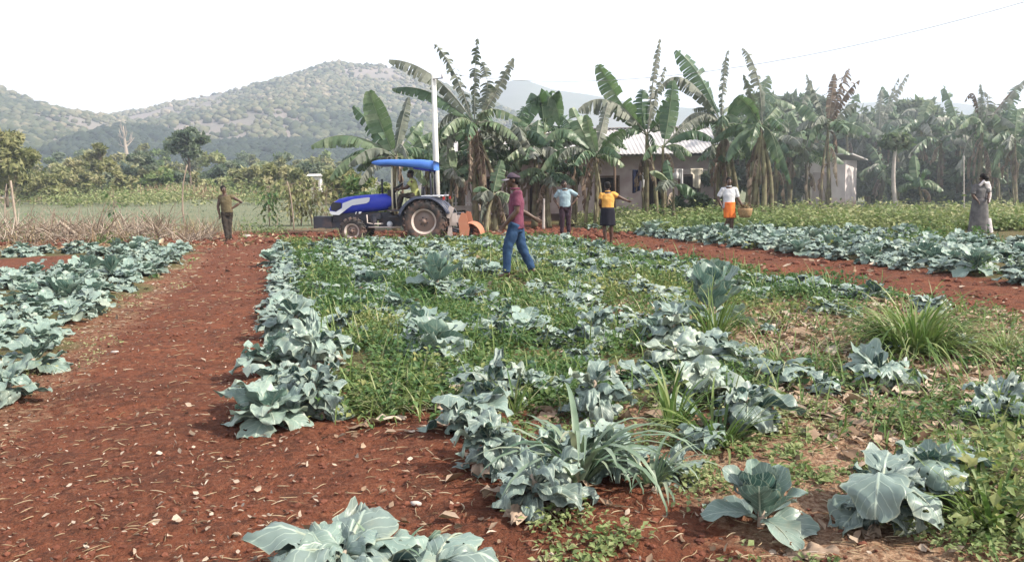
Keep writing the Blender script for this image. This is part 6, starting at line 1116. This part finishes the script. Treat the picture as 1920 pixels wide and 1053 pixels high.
stick('stake', [(36, 455), (28, 400), (20, 338)], 28, .05, 'bare grey sapling stem at the far left edge', 'stake', t=.7)
stick('stake', [(176, 428), (172, 405), (160, 382)], 28, .03, 'thin forked stick rising from the brush heap', 'stake', t=.7)
stick('stake', [(178, 426), (190, 412), (206, 392)], 28.1, .03, 'slanting stick leaning right out of the brush heap', 'stake', t=.7)
stick('stake', [(208, 448), (212, 438), (200, 424)], 26.5, .03, 'short pale broken stick at the front of the brush heap', 'stake', t=.85)
bare_tree(14, 440, 345, 28.6, 'small leafless grey shrub at the left edge', 'bare_shrub', .35, 5, .035, 8)
bare_tree(95, 445, 392, 28.0, 'leafless twiggy shrub in the brush heap', 'bare_shrub', .4, 6, .02, 8)
# small stones on the path
for i, (px, py, s, lb) in enumerate([(585, 441, .12, 'pale stone on the tilled soil left of the tractor front'), (464, 444, .10, 'pale stone beside the standing man'), (215, 662, .035, 'small pale stone in the middle of the left path'), (780, 945, .025, 'tiny pale stone on the bare soil patch'), (640, 441, .08, 'pale stone under the tractor nose')]):
    v, f = canopy_proto(700 + i, 2); mb = MB(); mb.add(v * (1 - .0) * [s, s * .8, s * .6], f); p = at(px, py); o = mb.build('stone', MT['concrete'], loc=p + [0, 0, s * .2]); tag(o, lb, 'stone')

x, y = scatter(900, lambda x, y, u: sstep(25.2, 26, y) * sstep(32, 30, y) * sstep(-7.5, -9, x) * sstep(.42, .62, fbm(x * .5, y * .5, 3, 95) + .5), 25, 32, 221); weed_patch('weeds', x, y, .42, .045, 16, 222, 'pale_weed', 'green and grey weeds growing through the brush heap at the left', .6, .4)
x, y = scatter(500, lambda x, y, u: sstep(62, 70, y) * sstep(90, 88, y) * sstep(-1, -6, x) * sstep(.45, .6, fbm(x * .12, y * .12, 3, 97) + .5), 60, 90, 223); weed_patch('weeds', x, y, 1.3, .11, 40, 224, 'pale_weed', 'loose pale yellow green scrub at the far side of the green field', .8, .7)

# ------------------------------------------------------------------ smoke and haze
sb = MB(); sb.ell((0, 0, 0), (13, 7.5, 6.0), 32); sm_ = bpy.data.materials.new('smoke'); sm_.use_nodes = True; n = sm_.node_tree.nodes; n.clear(); so_ = n.new('ShaderNodeOutputMaterial'); pv = n.new('ShaderNodeVolumePrincipled')
pv.inputs['Color'].default_value = (.80, .88, 1.0, 1); pv.inputs['Density'].default_value = .0075; sm_.node_tree.links.new(pv.outputs[0], so_.inputs['Volume']); tag(sb.build('smoke', sm_, loc=(18.5, 34.5, 4.2)), 'thin bluish smoke hanging among the bananas at the right', 'smoke', kind='stuff')
# haze
hb = MB(); hb.box([0, 1650, 230], [3400, 3500, 480]); hm = bpy.data.materials.new('haze'); hm.use_nodes = True; n = hm.node_tree.nodes; n.clear(); ho = n.new('ShaderNodeOutputMaterial'); pv = n.new('ShaderNodeVolumePrincipled')
pv.inputs['Color'].default_value = (.72, .81, 1.0, 1); pv.inputs['Density'].default_value = HAZE = 0.00056; pv.inputs['Anisotropy'].default_value = 0.0; hm.node_tree.links.new(pv.outputs[0], ho.inputs['Volume'])
tag(hb.build('haze', hm, smooth=False), 'pale blue haze in the air over the valley', 'haze', kind='stuff')
